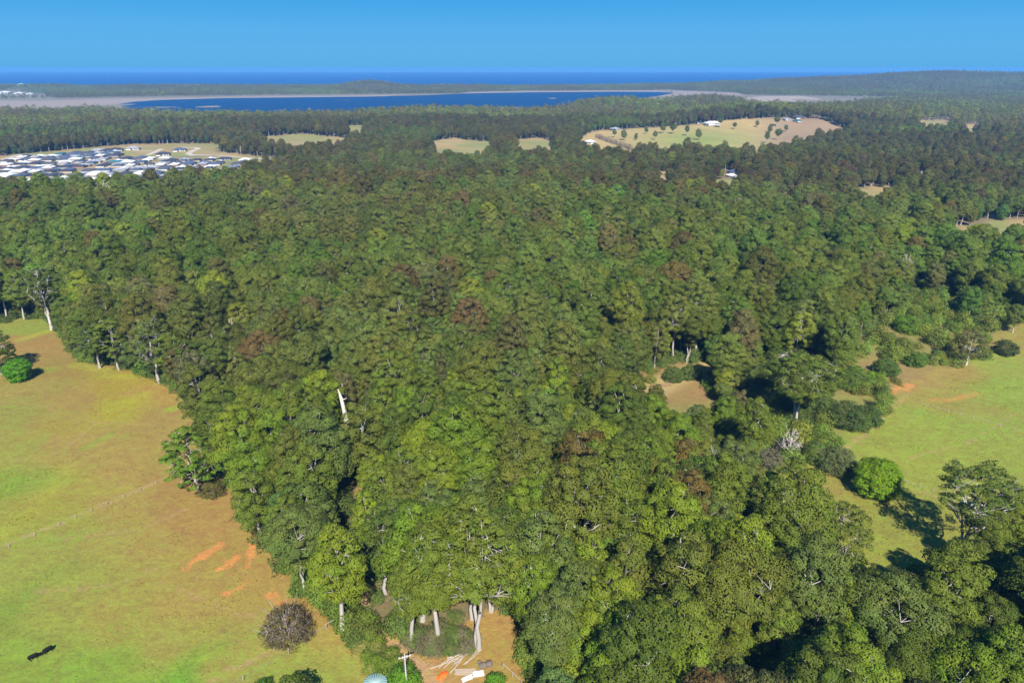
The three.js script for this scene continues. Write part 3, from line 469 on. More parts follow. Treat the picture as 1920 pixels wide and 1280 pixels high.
{
  const r = rngOf(909), list = [], b = new Builder();
  for (let i = 0; i < 9; i++) { const a = i / 9 * 6.283 + r(), l = .22 + .18 * r(); b.leaf(Math.cos(a) * .14, l * .42, Math.sin(a) * .14, Math.cos(a), .35, Math.sin(a), Math.cos(a) * .3, 1, Math.sin(a) * .3, l * 1.6, .5, r() * 3.14, [1, 1, 1]); }
  for (let i = 0; i < 200000 && list.length < 70000; i++) {
    const d = 90 + 240 * Math.sqrt(r()), a = (r() - .5) * 1.6, x = Math.sin(a) * d, z = -Math.cos(a) * d, n = fbm(x / 7, z / 7, 3, 33), u = r();
    if (!(inArea(PADDOCK_L, x, z) || inArea(PADDOCK_R, x, z)) || n + u * .4 < .56) continue;
    const c = groundTone(x, z), v = .9 + .25 * r(), g = r() < .35 ? .85 : 1;
    list.push({ x, y: groundY(x, z) + .2, z, turn: r() * 6.28, s: r(), sc: .2 + .5 * r() * r() + (n > .64 ? .2 : 0), tint: [c[0] * v * g, c[1] * v * 1.03, c[2] * v] });
  }
  const g = new THREE.Group(); g.name = 'grass'; g.userData.kind = 'stuff'; tag(g, 'tufts of pasture grass in both paddocks', 'grass'); scene.add(g);
  scatter('grass_tufts', b.build(), new THREE.MeshStandardMaterial({ vertexColors: true, roughness: .9 }), list, g, (p) => p.sc);
  console.log('tufts', list.length);
}
console.log('undergrowth');

// ---------------------------------------------------------------- trees that stand out
const gy = (p) => groundY(p[0], p[1]);
const at = (px, py) => { const [x, z] = ground(px, py); return [x, groundY(x, z), z]; };
function single(name, opts, seed, px, py, label, tone = TONES[0][1], category = 'tree', turn = 0) {
  const k = makeTree({ detail: 2, ...opts }, seed), [x, y, z] = at(px, py); triangles += k.tris;
  const t = thing(name, label, category, x, y - .1, z, turn);
  part('trunk', k.wood, woodMat, t); if (k.leaves.index.count) part('crown', k.leaves, tone, t);
  return t;
}
const PALE = [.31, .285, .26];
single('gum_tree', { H: 35, R: 9.6, base: .36, limbs: 15, clumps: 190, cr: 1.3, flat: .62, leaf: .42, per: 290, stems: 2, trunk: .019, bark: PALE, bare: 16, inner: .5, open: true }, 21, 897, 1215, 'huge gum tree with pale forked trunk beside the bare earth yard', leafMat(1.08, 1.05, 1));
single('gum_tree', { H: 24, R: 4.2, base: .4, limbs: 7, clumps: 70, cr: 1.1, flat: .7, leaf: .42, per: 210, trunk: .02, bark: PALE, bare: 8 }, 22, 774, 1208, 'slim white-trunked gum tree at the forest edge beside the track', TONES[0][1]);
single('gum_tree', { H: 31, R: 9, base: .34, limbs: 13, clumps: 84, cr: 1.3, flat: .55, leaf: .42, per: 190, trunk: .020, bark: [.42, .39, .37], bare: 14, shape: 'umbrella' }, 23, 97, 618, 'tall gum tree with bare white trunk and open crown at paddock end', TONES[1][1]);
single('gum_tree', { H: 23, R: 8, base: .2, limbs: 10, clumps: 110, cr: 1.15, flat: .5, leaf: .42, per: 210, trunk: .022, bark: [.34, .28, .24], bare: 6, stems: 2 }, 24, 372, 920, 'spreading gum tree with layered branches standing out into the left paddock', leafMat(.9, 1.15, .8));
single('gum_tree', { H: 22, R: 5.5, base: .3, limbs: 8, clumps: 84, cr: 1.15, flat: .6, leaf: .42, per: 210, trunk: .024, bark: PALE, bare: 8 }, 25, 432, 906, 'gum tree with pale upper limbs beside the spreading paddock tree', TONES[1][1]);
for (const [i, px, py, h, lab] of [[0, 187, 690, 22, 'leaning pale-trunked gum tree over yellow grass at the paddock edge'], [1, 222, 694, 24, 'gum tree with paired trunks at the paddock edge by yellow grass'], [2, 298, 717, 27, 'tall gum tree with dead grey upper branches at the paddock edge'], [3, 331, 720, 23, 'gum tree with straight bare trunk casting a thin shadow on grass'], [4, 358, 739, 24, 'dark-trunked gum tree at the corner of the left paddock'], [5, 3, 702, 20, 'gum tree beside the round bright green tree in left paddock']])
  single('gum_tree', { H: h, R: 6 + (i % 3), base: .34, limbs: 8, clumps: 80, cr: 1.2, flat: .6, leaf: .44, per: 200, trunk: .02, bark: i === 4 ? [.22, .17, .14] : PALE, bare: i === 2 ? 26 : 7, stems: i === 1 ? 2 : 1 }, 30 + i, px, py, lab, TONES[[1, 0, 5, 0, 1, 1][i]][1]);
const roundOpts = { base: .04, limbs: 9, inner: .72, flat: .8, shape: 'round', leaf: .36, bark: BARK_D, trunk: .03 };
single('round_tree', { ...roundOpts, H: 9.2, R: 4.6, clumps: 150, cr: .85, per: 150, green: [.10, .27, .006] }, 41, 36, 713, 'small round bright green tree alone in the left paddock');
single('round_tree', { ...roundOpts, H: 11.5, R: 5.7, clumps: 190, cr: 1.0, per: 190, green: [.18, .30, .006] }, 42, 1643, 927, 'round bright lime green tree beside the fence in right paddock');
single('gum_tree', { H: 27, R: 9.5, base: .36, limbs: 13, clumps: 100, cr: 1.35, flat: .45, leaf: .42, per: 190, stems: 2, trunk: .020, bark: [.42, .39, .38], bare: 18, shape: 'umbrella', inner: .4 }, 43, 1795, 1046, 'tall umbrella-crowned gum tree casting a long shadow on the right paddock', leafMat(.85, .9, 1));
single('gum_tree', { H: 16, R: 6, base: .2, limbs: 8, clumps: 96, cr: 1.2, leaf: .42, per: 210, bare: 3 }, 44, 1900, 1015, 'dense lower gum tree behind the tall umbrella-crowned gum', TONES[2][1]);
single('gum_tree', { H: 28, R: 13, base: .38, limbs: 14, clumps: 190, cr: 1.7, flat: .5, leaf: .46, per: 270, stems: 2, trunk: .022, bark: [.38, .35, .33], bare: 10, shape: 'umbrella', inner: .35 }, 45, 1490, 795, 'very wide umbrella-crowned gum tree above the green scrub', leafMat(.9, .92, 1.1));
single('gum_tree', { H: 17, R: 6.5, base: .34, limbs: 10, clumps: 60, cr: 1.2, flat: .6, leaf: .44, per: 120, bark: [.5, .46, .42], bare: 12 }, 46, 1812, 684, 'thin olive gum tree with white trunk on dry grass slope', leafMat(1.05, .78, 1.7));
single('gum_tree', { H: 22, R: 7.5, base: .3, limbs: 9, clumps: 90, cr: 1.3, flat: .6, leaf: .44, per: 200, bare: 8 }, 47, 1560, 1085, 'open-crowned gum tree standing against the right paddock grass', leafMat(.95, .9, .95));
single('brown_bush', { H: 8.2, R: 5.2, base: .06, limbs: 16, clumps: 120, cr: .85, flat: .8, leaf: .3, per: 62, green: [.105, .085, .04], bark: [.26, .21, .19], bare: 30, inner: .6, trunk: .03, shape: 'dome' }, 51, 540, 1197, 'brownish half-bare round bush alone in the left paddock', TONES[0][1], 'bush');
single('green_bush', { H: 4.2, R: 3.4, base: .04, limbs: 6, clumps: 60, cr: .85, leaf: .32, per: 120, green: [.11, .25, .01], bark: BARK_D, trunk: .03 }, 52, 757, 1284, 'bright green bush at the foot of the power pole', TONES[0][1], 'bush');
single('green_bush', { H: 2.6, R: 1.9, base: .04, limbs: 5, clumps: 30, cr: .7, leaf: .3, per: 100, green: [.11, .26, .01], bark: BARK_D, trunk: .03 }, 53, 928, 1284, 'bright green bush on bare earth beside the white sheets', TONES[0][1], 'bush');
single('green_bush', { H: 2.6, R: 1.7, base: .04, limbs: 5, clumps: 26, cr: .7, leaf: .3, per: 100, green: [.07, .18, .01], bark: BARK_D, trunk: .03 }, 54, 494, 1294, 'small dark green bush on mown paddock grass', TONES[0][1], 'bush');
single('green_bush', { H: 4.6, R: 3.8, base: .05, limbs: 6, clumps: 44, cr: .9, leaf: .36, per: 80, green: [.12, .12, .025], bark: BARK_D, bare: 8 }, 55, 402, 926, 'low olive bush under the spreading paddock gum', TONES[0][1], 'bush');
const bushSpots = [[1660, 700, 5, 'rounded dark green bush on the dry grass slope'], [1716, 684, 4.4, 'mid green bush beside the dry grass slope'], [1600, 726, 7, 'wide mounded green bush in the scrub'], [1632, 716, 3.6, 'small lime bush against the wide mounded bush'], [1264, 712, 4.2, 'rounded bush on the left of the small forest clearing'], [1294, 708, 4.4, 'rounded bush on the right of the small forest clearing'], [1885, 662, 4.8, 'dark bush at the fence corner of right paddock'], [1580, 796, 7, 'large dark mounded bush above the paddock edge'], [1622, 792, 5.5, 'dark bush joining the mounded bush by the paddock edge'], [1572, 880, 6, 'grey-green bush at the paddock edge beside round lime tree'], [1530, 862, 5, 'pale green bush in the scrub beside the paddock edge'], [1700, 620, 6, 'bright green bush on the scrub slope'], [1840, 640, 4, 'lime bush behind the thin olive gum'], [1440, 870, 4.5, 'greyish bush in the green scrub'], [1475, 850, 4, 'pale grey twiggy bush in the green scrub']];
bushSpots.forEach(([px, py, rad, lab], i) => single('rounded_bush', { H: rad * 1.25, R: rad * .95, base: .05, limbs: 7, clumps: 80, cr: rad * .2, flat: .75, leaf: .38, per: Math.min(150, 105 * (rad * .2) ** 2 + 30), inner: .65, shape: 'dome', bark: BARK_D, green: [[.09, .155, .02], [.11, .19, .02], [.12, .20, .02], [.17, .28, .01], [.10, .15, .028], [.10, .15, .028], [.07, .10, .022], [.08, .125, .022], [.08, .125, .022], [.12, .155, .05], [.13, .19, .03], [.13, .24, .015], [.17, .27, .02], [.15, .15, .085], [.19, .18, .135]][i], bare: i > 12 ? 24 : 2 }, 60 + i, px, py, lab, TONES[0][1], 'bush', i));
// dead trees
const dead = (H, R, seed, px, py, label, s = 1) => { const t = single('dead_tree', { H, R, base: .3, limbs: 14, clumps: 70, cr: 1.1, per: 0, bark: DEAD, trunk: .022 * s, twig: 2.6, shape: 'dome', bare: 10 }, seed, px, py, label); t.children[0].name = 'bare_branches'; return t; };
dead(30, 8.5, 81, 200, 406, 'large dead white tree above the canopy beyond the paddock', 1.2);
dead(17, 4, 82, 1325, 925, 'slim dead white tree among green regrowth', 1);
dead(12, 3.5, 83, 1478, 862, 'dead grey shrub tree in the pale scrub', 1);
dead(15, 4, 84, 627, 1062, 'dead white sapling standing out of the forest edge by orange earth', 1);
dead(24, 6, 85, 1385, 425, 'dead white tree on the far side of the main forest', 1.2);
dead(22, 5, 86, 1690, 545, 'bare white-limbed tree at the head of the scrub slope', 1.2);
{
  const t = thing('broken_trunk', 'thick broken dead trunk leaning among the forest trees', 'dead trunk', ...at(660, 842)), b = new Builder();
  const path = [V(0, -.4, 0), V(-.5, 6, 0), V(-1.3, 13, -.5), V(-2.2, 19, -.8), V(-2.9, 22, -1)]; b.tube(path, [1.15, .95, .75, .55, .16], 9, [.50, .46, .42]);
  part('trunk', b.build(), woodMat, t);
  const c = new Builder(); c.tube([V(-2.1, 18.5, -.8), V(-.9, 18.6, -.6), V(-.2, 19.2, -.5)], [.22, .16, .06], 5, [.5, .46, .42]); part('stub_branch', c.build(), woodMat, t);
}
// the tree just below the frame whose shadow falls on the mown grass
{ const [x, z] = onPlane(568, 1268, 0); const k = makeTree({ H: 8.5, R: 3.4, base: .3, limbs: 6, clumps: 40, cr: .9, leaf: .45, per: 90 }, 91), t = thing('gum_tree', 'small gum tree whose shadow falls on the mown grass', 'tree', x + 1.0, 0, z + 8.2); part('trunk', k.wood, woodMat, t); part('crown', k.leaves, TONES[1][1], t); }
console.log('single trees', triangles);

// ---------------------------------------------------------------- far paddock trees and the bare orchard row
[[1212, 251], [1288, 254], [1261, 251], [1170, 263], [1152, 258], [1192, 262], [1243, 250], [1350, 239], [1377, 242], [1420, 238], [1456, 237], [1443, 249], [1474, 247], [1438, 268], [1458, 262], [1310, 262], [1228, 262]].forEach(([px, py], i) => {
  const [x, y, z] = at(px, py); plant(FARK[i % 6], TONES[i % 3 ? 1 : 5][1], x, y, z, i, .5 + .12 * (i % 4), 'dark green tree standing alone on the far hill paddock', 'trees dotted over the far hill paddock', 'paddock_tree');
});
{ const k = makeTree({ H: 9, R: 3.4, base: .12, limbs: 6, clumps: 26, cr: 1.2, leaf: .8, per: 16, green: [.13, .10, .10], bark: [.22, .19, .19], detail: 1 }, 95); for (let i = 0; i < 15; i++) { const [x, y, z] = at(lerp(1118, 1182, i / 14), lerp(258, 281, i / 14)); plant(k, TONES[0][1], x, y, z, i * 1.7, .85 + .1 * (i % 3), 'greyish purple bare tree in the row below the hill paddock', 'row of greyish purple trees', 'orchard_tree'); } }

// ---------------------------------------------------------------- houses
const box = (w, h, d, x, y, z) => new THREE.BoxGeometry(w, h, d).translate(x, y, z);
function hipRoof(w, d, h, y, over = .6) {
  const a = w / 2 + over, b = d / 2 + over, rl = Math.max(.4, Math.abs(a - b)), long = a >= b, t = .14;
  const R0 = long ? [-rl, y + h, 0] : [0, y + h, -rl], R1 = long ? [rl, y + h, 0] : [0, y + h, rl], A = [-a, y, -b], B = [a, y, -b], C = [a, y, b], D = [-a, y, b], lo = (p) => [p[0], p[1] - t, p[2]];
  const f = []; const tri = (p, q, r) => f.push(...p, ...q, ...r), quad = (p, q, r, s) => { tri(p, q, r); tri(p, r, s); };
  if (long) { quad(D, C, R1, R0); quad(B, A, R0, R1); tri(C, B, R1); tri(A, D, R0); } else { quad(C, B, R0, R1); quad(A, D, R1, R0); tri(B, A, R0); tri(D, C, R1); }
  for (const [p, q] of [[A, B], [B, C], [C, D], [D, A]]) quad(q, p, lo(p), lo(q));
  quad(lo(A), lo(B), lo(C), lo(D));
  const g = new THREE.BufferGeometry(); g.setAttribute('position', new THREE.Float32BufferAttribute(f, 3)); g.computeVertexNormals(); g.setAttribute('uv', new THREE.Float32BufferAttribute(new Float32Array(f.length / 3 * 2), 2)); return g.toNonIndexed ? g : g;
}
const flatGeo = (g) => { const h = g.index ? g.toNonIndexed() : g; return h; };
const HOUSES = [[18, 11], [15, 13], [20, 12], [13, 12]].map(([w, d]) => ({
  wall: box(w, 2.9, d, 0, 1.15, 0), wing: box(w * .38, 2.8, 5, -w * .26, 1.1, d / 2 + 2.5), roof: mergeGeometries([flatGeo(hipRoof(w, d, 2.6, 2.6)), flatGeo(hipRoof(w * .38, 8, 1.7, 2.56).translate(-w * .26, 0, d / 2 + 1.4))]),
  door: box(w * .3, 2.2, .08, -w * .26, 1.0, d / 2 + 5.05), win: box(2, 1.2, .08, w * .2, 1.4, d / 2 + .05), win2: box(1.6, 1.2, .08, w * .36, 1.4, d / 2 + .05) }));
const ROOFS = [['white', matte(.50, .51, .53, .5)], ['charcoal', matte(.03, .034, .05, .6)], ['slate blue', matte(.05, .07, .12, .6)], ['pale grey', matte(.22, .235, .27, .55)], ['teal', matte(.03, .11, .14, .5)], ['dark grey', matte(.05, .052, .065, .6)]];
const WALLS = [['white', matte(.40, .39, .37)], ['brick', matte(.20, .12, .085)], ['grey', matte(.2, .2, .2)], ['cream', matte(.34, .29, .22)]], GLASS = matte(.03, .04, .05, .1), DOORM = matte(.5, .5, .5, .5);
function house(v, rf, wl, x, y, z, turn, label, group, sc = 1) {
  const h = HOUSES[v], t = thing('house', label, 'house', x, y, z, turn, group); t.scale.setScalar(sc);
  const w = part('wall', h.wall, WALLS[wl][1], t); part('garage_wing', h.wing, WALLS[wl][1], t); part('roof', h.roof, ROOFS[rf][1], t); part('garage_door', h.door, DOORM, t); part('window', h.win, GLASS, w); part('window', h.win2, GLASS, w);
  return t;
}
{
  const r = rngOf(5150), BUILT = [[-90, 304], [0, 296], [40, 290], [110, 286], [175, 278], [215, 279], [236, 292], [290, 293], [330, 296], [400, 291], [470, 296], [470, 306], [420, 322], [330, 336], [240, 350], [-90, 352]];
  const turn0 = .16, [ox, oz] = ground(200, 310), c = Math.cos(turn0), s = Math.sin(turn0); let n = 0;
  for (let j = -9; j < 14; j++) for (let i = -26; i < 24; i++) {
    const lz = j * 20 + (j & 1 ? -3 : 3) + (r() - .5) * 2, lx = i * 17.5 + (r() - .5) * 3 + Math.floor(i / 9) * 10, x = ox + lx * c + lz * s, z = oz - lx * s + lz * c, skip = r(), y = groundY(x, z), p = toPx(x, y + 3, z), k = Math.floor(r() * 4), q = r(), w = Math.floor(r() * 4);
    if (!inside(BUILT, p[0], p[1]) || skip < .06) continue;
    const rf = q < .25 ? 0 : q < .46 ? 1 : q < .68 ? 2 : q < .8 ? 3 : q < .83 ? 4 : 5;
    house(k, rf, w, x, y, z, turn0 + (j & 1 ? Math.PI : 0) + (r() - .5) * .1, `${ROOFS[rf][0]} roofed house with ${WALLS[w][0]} walls in the crowded estate`, `${ROOFS[rf][0]} roofed houses with ${WALLS[w][0]} walls in the estate`, .74 + .12 * r()); n++;
  }
  for (const [px, py, rf, lab] of [[250, 280, 3, 'pale house alone on the bare estate lots'], [337, 283, 2, 'slate roofed house alone by the curving estate road'], [306, 291, 1, 'charcoal roofed house at the edge of the bare lots'], [218, 283, 1, 'dark hip roofed house on the edge of the dry field']]) { const [x, y, z] = at(px, py); house(0, rf, 0, x, y, z, .2, lab); }
  console.log('houses', n);
  // streets
  const road = (pts, w, name, mat) => {
    const L = []; for (let i = 0; i < pts.length - 1; i++) { const d = Math.hypot(pts[i + 1][0] - pts[i][0], pts[i + 1][1] - pts[i][1]), m = Math.max(1, Math.ceil(d / 7)); for (let k = 0; k < m; k++) L.push([lerp(pts[i][0], pts[i + 1][0], k / m), lerp(pts[i][1], pts[i + 1][1], k / m)]); } L.push(pts[pts.length - 1]);
    const pos = [], idx = []; L.forEach((p, i) => { const a = L[Math.max(0, i - 1)], b = L[Math.min(L.length - 1, i + 1)], l = Math.hypot(b[0] - a[0], b[1] - a[1]) || 1, nx = -(b[1] - a[1]) / l * w / 2, nz = (b[0] - a[0]) / l * w / 2; for (const k of [-1, 1]) { const x = p[0] + k * nx, z = p[1] + k * nz; pos.push(x, groundY(x, z) + .22, z); } if (i) { const o = (i - 1) * 2; idx.push(o, o + 1, o + 2, o + 1, o + 3, o + 2); } });
    const g = new THREE.BufferGeometry(); g.setAttribute('position', new THREE.Float32BufferAttribute(pos, 3)); g.setIndex(idx); g.computeVertexNormals(); structure(numbered(name), g, mat);
  };
  const ASPH = matte(.13, .13, .14), CONC = matte(.36, .32, .26);
  for (let j = -8; j < 14; j += 2) { const a = [], lz = j * 20 - 10; for (let lx = -330; lx <= 300; lx += 30) { const x = ox + lx * c + lz * s, z = oz - lx * s + lz * c, p = toPx(x, 0, z); if (inside(BUILT, p[0], p[1])) a.push([x, z]); } if (a.length > 1) road(a, 7, 'street', ASPH); }
  for (const lx of [-170, 8, 185]) { const a = []; for (let lz = -190; lz <= 300; lz += 20) { const x = ox + lx * c + lz * s, z = oz - lx * s + lz * c, p = toPx(x, 0, z); if (inside(BUILT, p[0], p[1])) a.push([x, z]); } if (a.length > 1) road(a, 7, 'street', CONC); }
  road([[276, 291], [292, 284], [303, 279]].map((q) => ground(...q)), 8, 'street', CONC);
  road([[362, 292], [352, 288], [362, 282], [372, 279], [366, 277], [340, 276.5]].map((q) => ground(...q)), 9, 'street', CONC);
  road([[362, 290], [420, 293], [480, 297], [545, 302]].map((q) => ground(...q)), 7, 'street', CONC);
  road([[225, 281], [262, 283], [285, 282]].map((q) => ground(...q)), 5, 'street', CONC);
}
for (const [px, py, v, rf, wl, tn, sc, lab] of [[1335, 234, 2, 0, 0, .1, 1.5, 'long white farmhouse on the green hill paddock'], [1153, 244, 1, 3, 3, .3, 1.2, 'pale roofed farmhouse at the top of the brown hill slope'], [1106, 268, 1, 0, 0, .5, 1.1, 'white farm shed below the row of purple trees'], [1093, 269, 3, 5, 2, .5, .9, 'small dark shed beside the white farm shed'], [1497, 222, 2, 5, 1, .1, 1.3, 'dark roofed homestead on the crest of the hill paddock'], [1475, 225, 3, 3, 0, 0, 1, 'pale cottage beside the hill crest homestead'], [1495, 228, 3, 4, 0, .2, 1, 'small teal roofed cottage below the hill crest homestead'], [1310, 231, 3, 1, 2, 0, .9, 'dark roofed cottage at the left of the white farmhouse'],
  [1376, 324, 0, 2, 3, .3, .8, 'blue roofed cream house in the trees above the small clearing'], [1371, 331, 3, 0, 0, .3, .75, 'white shed below the blue roofed cream house'], [1732, 321, 2, 5, 0, 0, .9, 'long dark roofed house deep in the right-hand trees'], [1732, 256, 3, 4, 2, 0, 1.2, 'teal roofed shed in the far woods'], [10, 175, 2, 0, 0, 0, 2.2, 'large white roofed building by the coast'], [36, 176.5, 2, 0, 0, 0, 1.8, 'white coastal house behind the large white building'], [57, 177, 1, 0, 0, 0, 1.6, 'white coastal house at the end of the coastal group'], [40, 159, 2, 0, 0, 0, 2.0, 'white building on the shore before the sea']]) { const [x, y, z] = at(px, py); house(v, rf, wl, x, y, z, tn, lab, undefined, sc); }

// ---------------------------------------------------------------- yard, pole, tank, fences
const greyWood = matte(.28, .25, .22), paleWood = matte(.34, .27, .20), rust = matte(.42, .41, .40, .5);
{
  const [x, z] = onPlane(758, 1226, 9.3), y = groundY(x, z), t = thing('power_pole', 'grey timber power pole with cross-arm above the bright green bush', 'power pole', x, y, z, .35);
  part('pole', new THREE.CylinderGeometry(.14, .2, 9.6, 12).translate(0, 4.7, 0), matte(.38, .36, .34), t);
  const arm = part('cross_arm', box(2.6, .16, .13, 0, 8.9, .2), matte(.45, .42, .38), t);
  for (const k of [-1.15, -.45, .45, 1.15]) part('insulator', new THREE.LatheGeometry([[0, 0], [.05, 0], [.05, .1], [.09, .12], [.06, .17], [.09, .2], [.05, .26], [0, .28]].map(([a, b]) => new THREE.Vector2(a, b)), 10).translate(k, 8.98, .2), matte(.6, .58, .55, .3), arm);
  for (const k of [-1, 1]) { const b = new Builder(); b.tube([V(k * .7, 8.85, .2), V(0, 8.2, .17)], [.03, .03], 5, [1, 1, 1]); part('brace', b.build(), rust, t); }
  // wires run on to the next pole, below the frame
  const to = onPlane(1120, 1560, 9);
  for (const k of [-1.15, .45, 1.15]) { const a = V(x + k * Math.cos(.35), y + 9.25, z - k * Math.sin(.35)), b = V(to[0] + k, 9, to[1]), pts = []; for (let i = 0; i <= 16; i++) { const f = i / 16; pts.push(a.clone().lerp(b, f).add(V(0, -1.1 * 4 * f * (1 - f), 0))); } const w = new THREE.Mesh(new THREE.TubeGeometry(new THREE.CatmullRomCurve3(pts), 32, .012, 5), matte(.2, .2, .2, .5)); w.name = numbered('power_wire'); tag(w, 'thin power wire hanging from the cross-arm of the timber pole', 'wire', 'wires of the timber power pole'); scene.add(shadows(w)); }
}
{
  const [x, z] = onPlane(703, 1279, 2.4), y = groundY(x, z), t = thing('water_tank', 'round corrugated water tank with ribbed teal roof on the paddock', 'water tank', x, y, z);
  const side = new THREE.CylinderGeometry(2.35, 2.35, 2.5, 48, 30, true), p = side.attributes.position; for (let i = 0; i < p.count; i++) { const k = 1 + .012 * Math.sin(p.getY(i) * 26); p.setX(i, p.getX(i) * k); p.setZ(i, p.getZ(i) * k); } side.translate(0, 1.2, 0); side.computeVertexNormals();
  part('wall', side, matte(.10, .19, .20, .45), t);
  const roof = part('roof', new THREE.ConeGeometry(2.5, .6, 48).translate(0, 2.74, 0), matte(.07, .16, .165, .5), t);
  const rib = new THREE.BoxGeometry(2.42, .07, .16).translate(1.27, 0, 0);
  for (let i = 0; i < 26; i++) { const m = part('rib', rib, matte(.27, .38, .38, .5), roof); m.position.set(0, 3.06, 0); m.rotation.set(0, i / 26 * 6.2832, -Math.atan2(.6, 2.5)); m.rotation.order = 'YXZ'; }
  part('hatch', new THREE.CylinderGeometry(.3, .3, .14, 16).translate(1.1, 2.85, .9), matte(.2, .4, .4, .4), roof);
}
function stack(name, label, category, px, py, turn, w, d, n, th, mat, piece, spread) { const [x, y, z] = at(px, py), t = thing(name, label, category, x, y, z, turn); const r = rngOf(px); for (let i = 0; i < n; i++) { const m = part(piece, box(w, th, d, 0, 0, 0), mat, t); m.position.set((r() - .5) * spread, th / 2 + .04 + i * (th + .006), (r() - .5) * spread); m.rotation.y = (r() - .5) * .06; } return t; }
const whiteM = matte(.62, .62, .64, .6);
stack('sheet_stack', 'stack of white sheets lying across the timber pile end', 'sheet stack', 897, 1265, .22, 2.3, 1.1, 5, .09, whiteM, 'sheet', .12);
stack('sheet_stack', 'stack of white sheets lying below the timber pile', 'sheet stack', 876, 1273, .5, 2.3, .9, 4, .09, whiteM, 'sheet', .12);
{
  const [x, y, z] = at(873, 1260), t = thing('timber_pile', 'pile of long sawn boards beside the white sheets', 'timber pile', x, y, z, .02), r = rngOf(8), bd = box(4.4, .07, .2, 0, 0, 0);
  for (let i = 0; i < 14; i++) { const m = part('board', bd, i % 3 ? paleWood : matte(.28, .23, .19), t); m.position.set((r() - .5) * .5, .06 + Math.floor(i / 7) * .08, (i % 7 - 3) * .23); m.rotation.y = (r() - .5) * .05; }
}
{
  const r = rngOf(66), log = (L, R) => { const b = new Builder(); b.tube([V(-L / 2, 0, 0), V(-L * .1, .06, .12), V(L / 2, 0, -.1)], [R, R * .85, R * .55], 7, [1, 1, 1]); return b.build(); }, kinds = [log(5.5, .11), log(4, .09), log(6.5, .13), log(3, .1)], mats = [matte(.33, .27, .21), matte(.26, .21, .17), matte(.37, .32, .27)];
  for (let i = 0; i < 22; i++) { const f = r(), [x, y, z] = at(lerp(842, 893, f) + (r() - .5) * 22, lerp(1243, 1222, f) + (r() - .5) * 10), m = new THREE.Mesh(kinds[i % 4], mats[i % 3]); m.name = numbered('felled_pole'); m.position.set(x, y + .12, z); m.rotation.y = .75 + (r() - .5) * .8; tag(m, 'pale felled pole lying on the earth below the huge gum', 'log', 'felled poles below the huge gum'); scene.add(shadows(m)); }
  for (const [px, py, s] of [[917, 1246, .8], [907, 1249, .75], [902, 1249, .55], [899, 1242, .45]]) { const g = new THREE.IcosahedronGeometry(s, 3), p = g.attributes.position; for (let i = 0; i < p.count; i++) { const k = .8 + .4 * vnoise(p.getX(i) * 2.3 + px, p.getZ(i) * 2.3 + p.getY(i) * 2, 9); p.setXYZ(i, p.getX(i) * k, p.getY(i) * k * .8, p.getZ(i) * k); } g.computeVertexNormals(); const [x, y, z] = at(px, py), m = new THREE.Mesh(g, matte(.11, .09, .075)); m.name = numbered('stump'); m.position.set(x, y + s * .35, z); tag(m, 'dark stump on the bare earth beyond the white sheets', 'stump', 'dark stumps on the bare earth'); scene.add(shadows(m)); }
  const g = new THREE.PlaneGeometry(2.6, 1.5, 24, 14).rotateX(-Math.PI / 2), p = g.attributes.position; for (let i = 0; i < p.count; i++) p.setY(i, .5 * Math.exp(-(p.getX(i) ** 2) / 1.2 - p.getZ(i) ** 2 / .4) + .16 * vnoise(p.getX(i) * 3, p.getZ(i) * 3, 5)); g.computeVertexNormals();
  const [x, y, z] = at(829, 1268), m = new THREE.Mesh(g, matte(.72, .12, .015, .6)); m.name = 'tarpaulin'; m.position.set(x, y + .03, z); m.rotation.y = 1.0; tag(m, 'orange tarpaulin crumpled over a heap beside the drive', 'tarpaulin'); scene.add(shadows(m));
}
function fence(label, pts, step, group, h = 1.25, rails = false) {
  const path = pts.map(([a, b]) => ground(a, b)), t = thing('paddock_fence', label, 'fence', path[0][0], 0, path[0][1], 0, group), posts = [], r = rngOf(Math.round(pts[0][0]));
  for (let i = 0; i < path.length - 1; i++) { const [a, b] = [path[i], path[i + 1]], d = Math.hypot(b[0] - a[0], b[1] - a[1]), n = Math.max(1, Math.round(d / step)); for (let k = 0; k < n + (i === path.length - 2 ? 1 : 0); k++) posts.push([lerp(a[0], b[0], k / n), lerp(a[1], b[1], k / n)]); }
  const o = path[0], geo = new THREE.CylinderGeometry(.085, .10, h + .4, 8);
  posts.forEach(([x, z]) => { const m = part('post', geo, greyWood, t); m.position.set(x - o[0], groundY(x, z) + h / 2 - .2, z - o[1]); m.rotation.set((r() - .5) * .1, 0, (r() - .5) * .1); });
  for (const f of rails ? [.9] : [.35, .65, .95]) { const b = new Builder(); b.tube(posts.map(([x, z]) => V(x - o[0], groundY(x, z) + h * f, z - o[1])), posts.map(() => rails ? .07 : .006), rails ? 7 : 4, [1, 1, 1]); part(rails ? 'rail' : 'wire', b.build(), rails ? paleWood : rust, t); }
  return t;
}
fence('post and wire fence crossing the left paddock from the spreading gum', [[-60, 1060], [16, 1026], [110, 985], [200, 946], [292, 908], [330, 893]], 5);
fence('post and wire fence across the upper right paddock', [[1736, 762], [1800, 778], [1930, 815], [2050, 850]], 4.2);
fence('post and wire fence running from the round lime tree', [[1672, 897], [1700, 906], [1750, 922], [1830, 950], [1930, 985]], 3.6);
fence('post and wire fence along the mown strip of left paddock', [[612, 1178], [541, 1224], [456, 1276], [370, 1330]], 14, undefined, 1.4);
fence('timber strainer rail at the end of the mown strip', [[612, 1179], [634, 1166], [652, 1155]], 3.2, undefined, 1.5, true);
fence('dark timber rail on the bare earth beside the forest', [[943, 1252], [961, 1268], [977, 1283]], 3.4, undefined, 1.3, true);

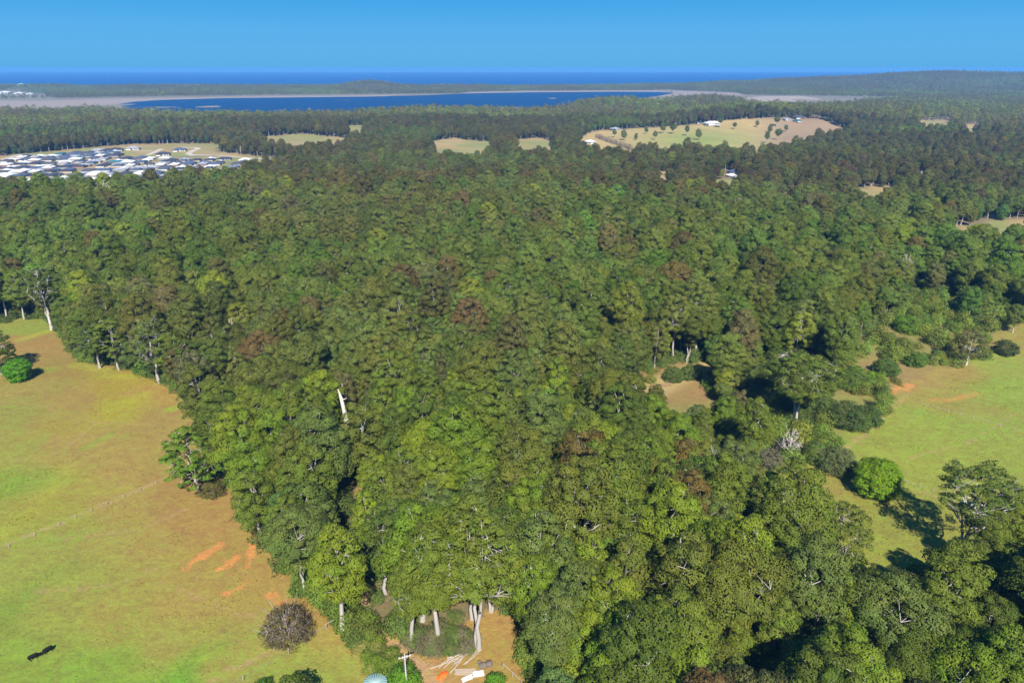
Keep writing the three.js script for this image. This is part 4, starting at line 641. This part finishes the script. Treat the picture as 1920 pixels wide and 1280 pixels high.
// ---------------------------------------------------------------- cattle
{
  const caps = [], leg = (x, z, zk, zf) => { caps.push([x, .82, z, x, .45, zk, .15, .075], [x, .45, zk, x, .06, zf, .075, .06]); };
  caps.push([0, 1.02, .55, 0, 1.0, -.55, .36, .37], [0, .92, .2, 0, .92, -.3, .38, .38], [0, 1.1, -.6, 0, 1.02, -.78, .3, .2], [0, 1.12, .6, 0, .72, 1.12, .25, .15], [0, .70, 1.14, 0, .34, 1.42, .145, .085], [.1, .74, 1.12, .26, .76, 1.08, .045, .03], [-.1, .74, 1.12, -.26, .76, 1.08, .045, .03], [0, 1.16, -.88, .02, .55, -.98, .035, .045]);
  leg(.2, .5, .5, .53); leg(-.2, .56, .62, .52); leg(.2, -.62, -.78, -.7); leg(-.2, -.56, -.66, -.55);
  const N = 72, half = 1.6, mc = new MarchingCubes(N, new THREE.MeshStandardMaterial(), false, false, 200000); mc.isolation = 0;
  const h = N / 2;
  for (let k = 0; k < N; k++) for (let j = 0; j < N; j++) for (let i = 0; i < N; i++) {
    const x = (i - h) / h * half, y = (j - h) / h * half + .85, z = (k - h) / h * half + .2; let d = 9;
    for (const [ax, ay, az, bx, by, bz, ra, rb] of caps) { const ux = bx - ax, uy = by - ay, uz = bz - az, t = clamp(((x - ax) * ux + (y - ay) * uy + (z - az) * uz) / (ux * ux + uy * uy + uz * uz), 0, 1), q = Math.hypot(x - ax - ux * t, y - ay - uy * t, z - az - uz * t) - lerp(ra, rb, t), m = Math.max(0, .1 - Math.abs(d - q)) / .1; d = Math.min(d, q) - m * m * .025; }
    mc.field[i + j * N + k * N * N] = -d;
  }
  mc.update();
  const n = mc.count, g = new THREE.BufferGeometry(), P = mc.positionArray.slice(0, n * 3), NN = mc.normalArray.slice(0, n * 3);
  for (let i = 0; i < n; i++) { P[i * 3] = P[i * 3] * half; P[i * 3 + 1] = P[i * 3 + 1] * half + .85; P[i * 3 + 2] = P[i * 3 + 2] * half + .2; }
  g.setAttribute('position', new THREE.BufferAttribute(P, 3)); g.computeVertexNormals();
  const hide = new THREE.MeshPhysicalMaterial({ color: col(.006, .0055, .006), roughness: .8, specularIntensity: .3 });
  for (const [px, py, tx, ty, lab] of [[63, 1236, 80, 1228, 'black cow grazing on the green paddock beside another cow'], [90, 1223, 78, 1230, 'black cow facing the other grazing cow on the green paddock']]) {
    const a = at(px, py), b = at(tx, ty), m = new THREE.Mesh(g, hide); m.name = numbered('cow'); m.position.set(...a); m.rotation.y = Math.atan2(b[0] - a[0], b[2] - a[2]); m.scale.setScalar(1.05); tag(m, lab, 'cow'); scene.add(shadows(m));
  }
}
console.log('done', triangles);

renderer.render(scene, camera);
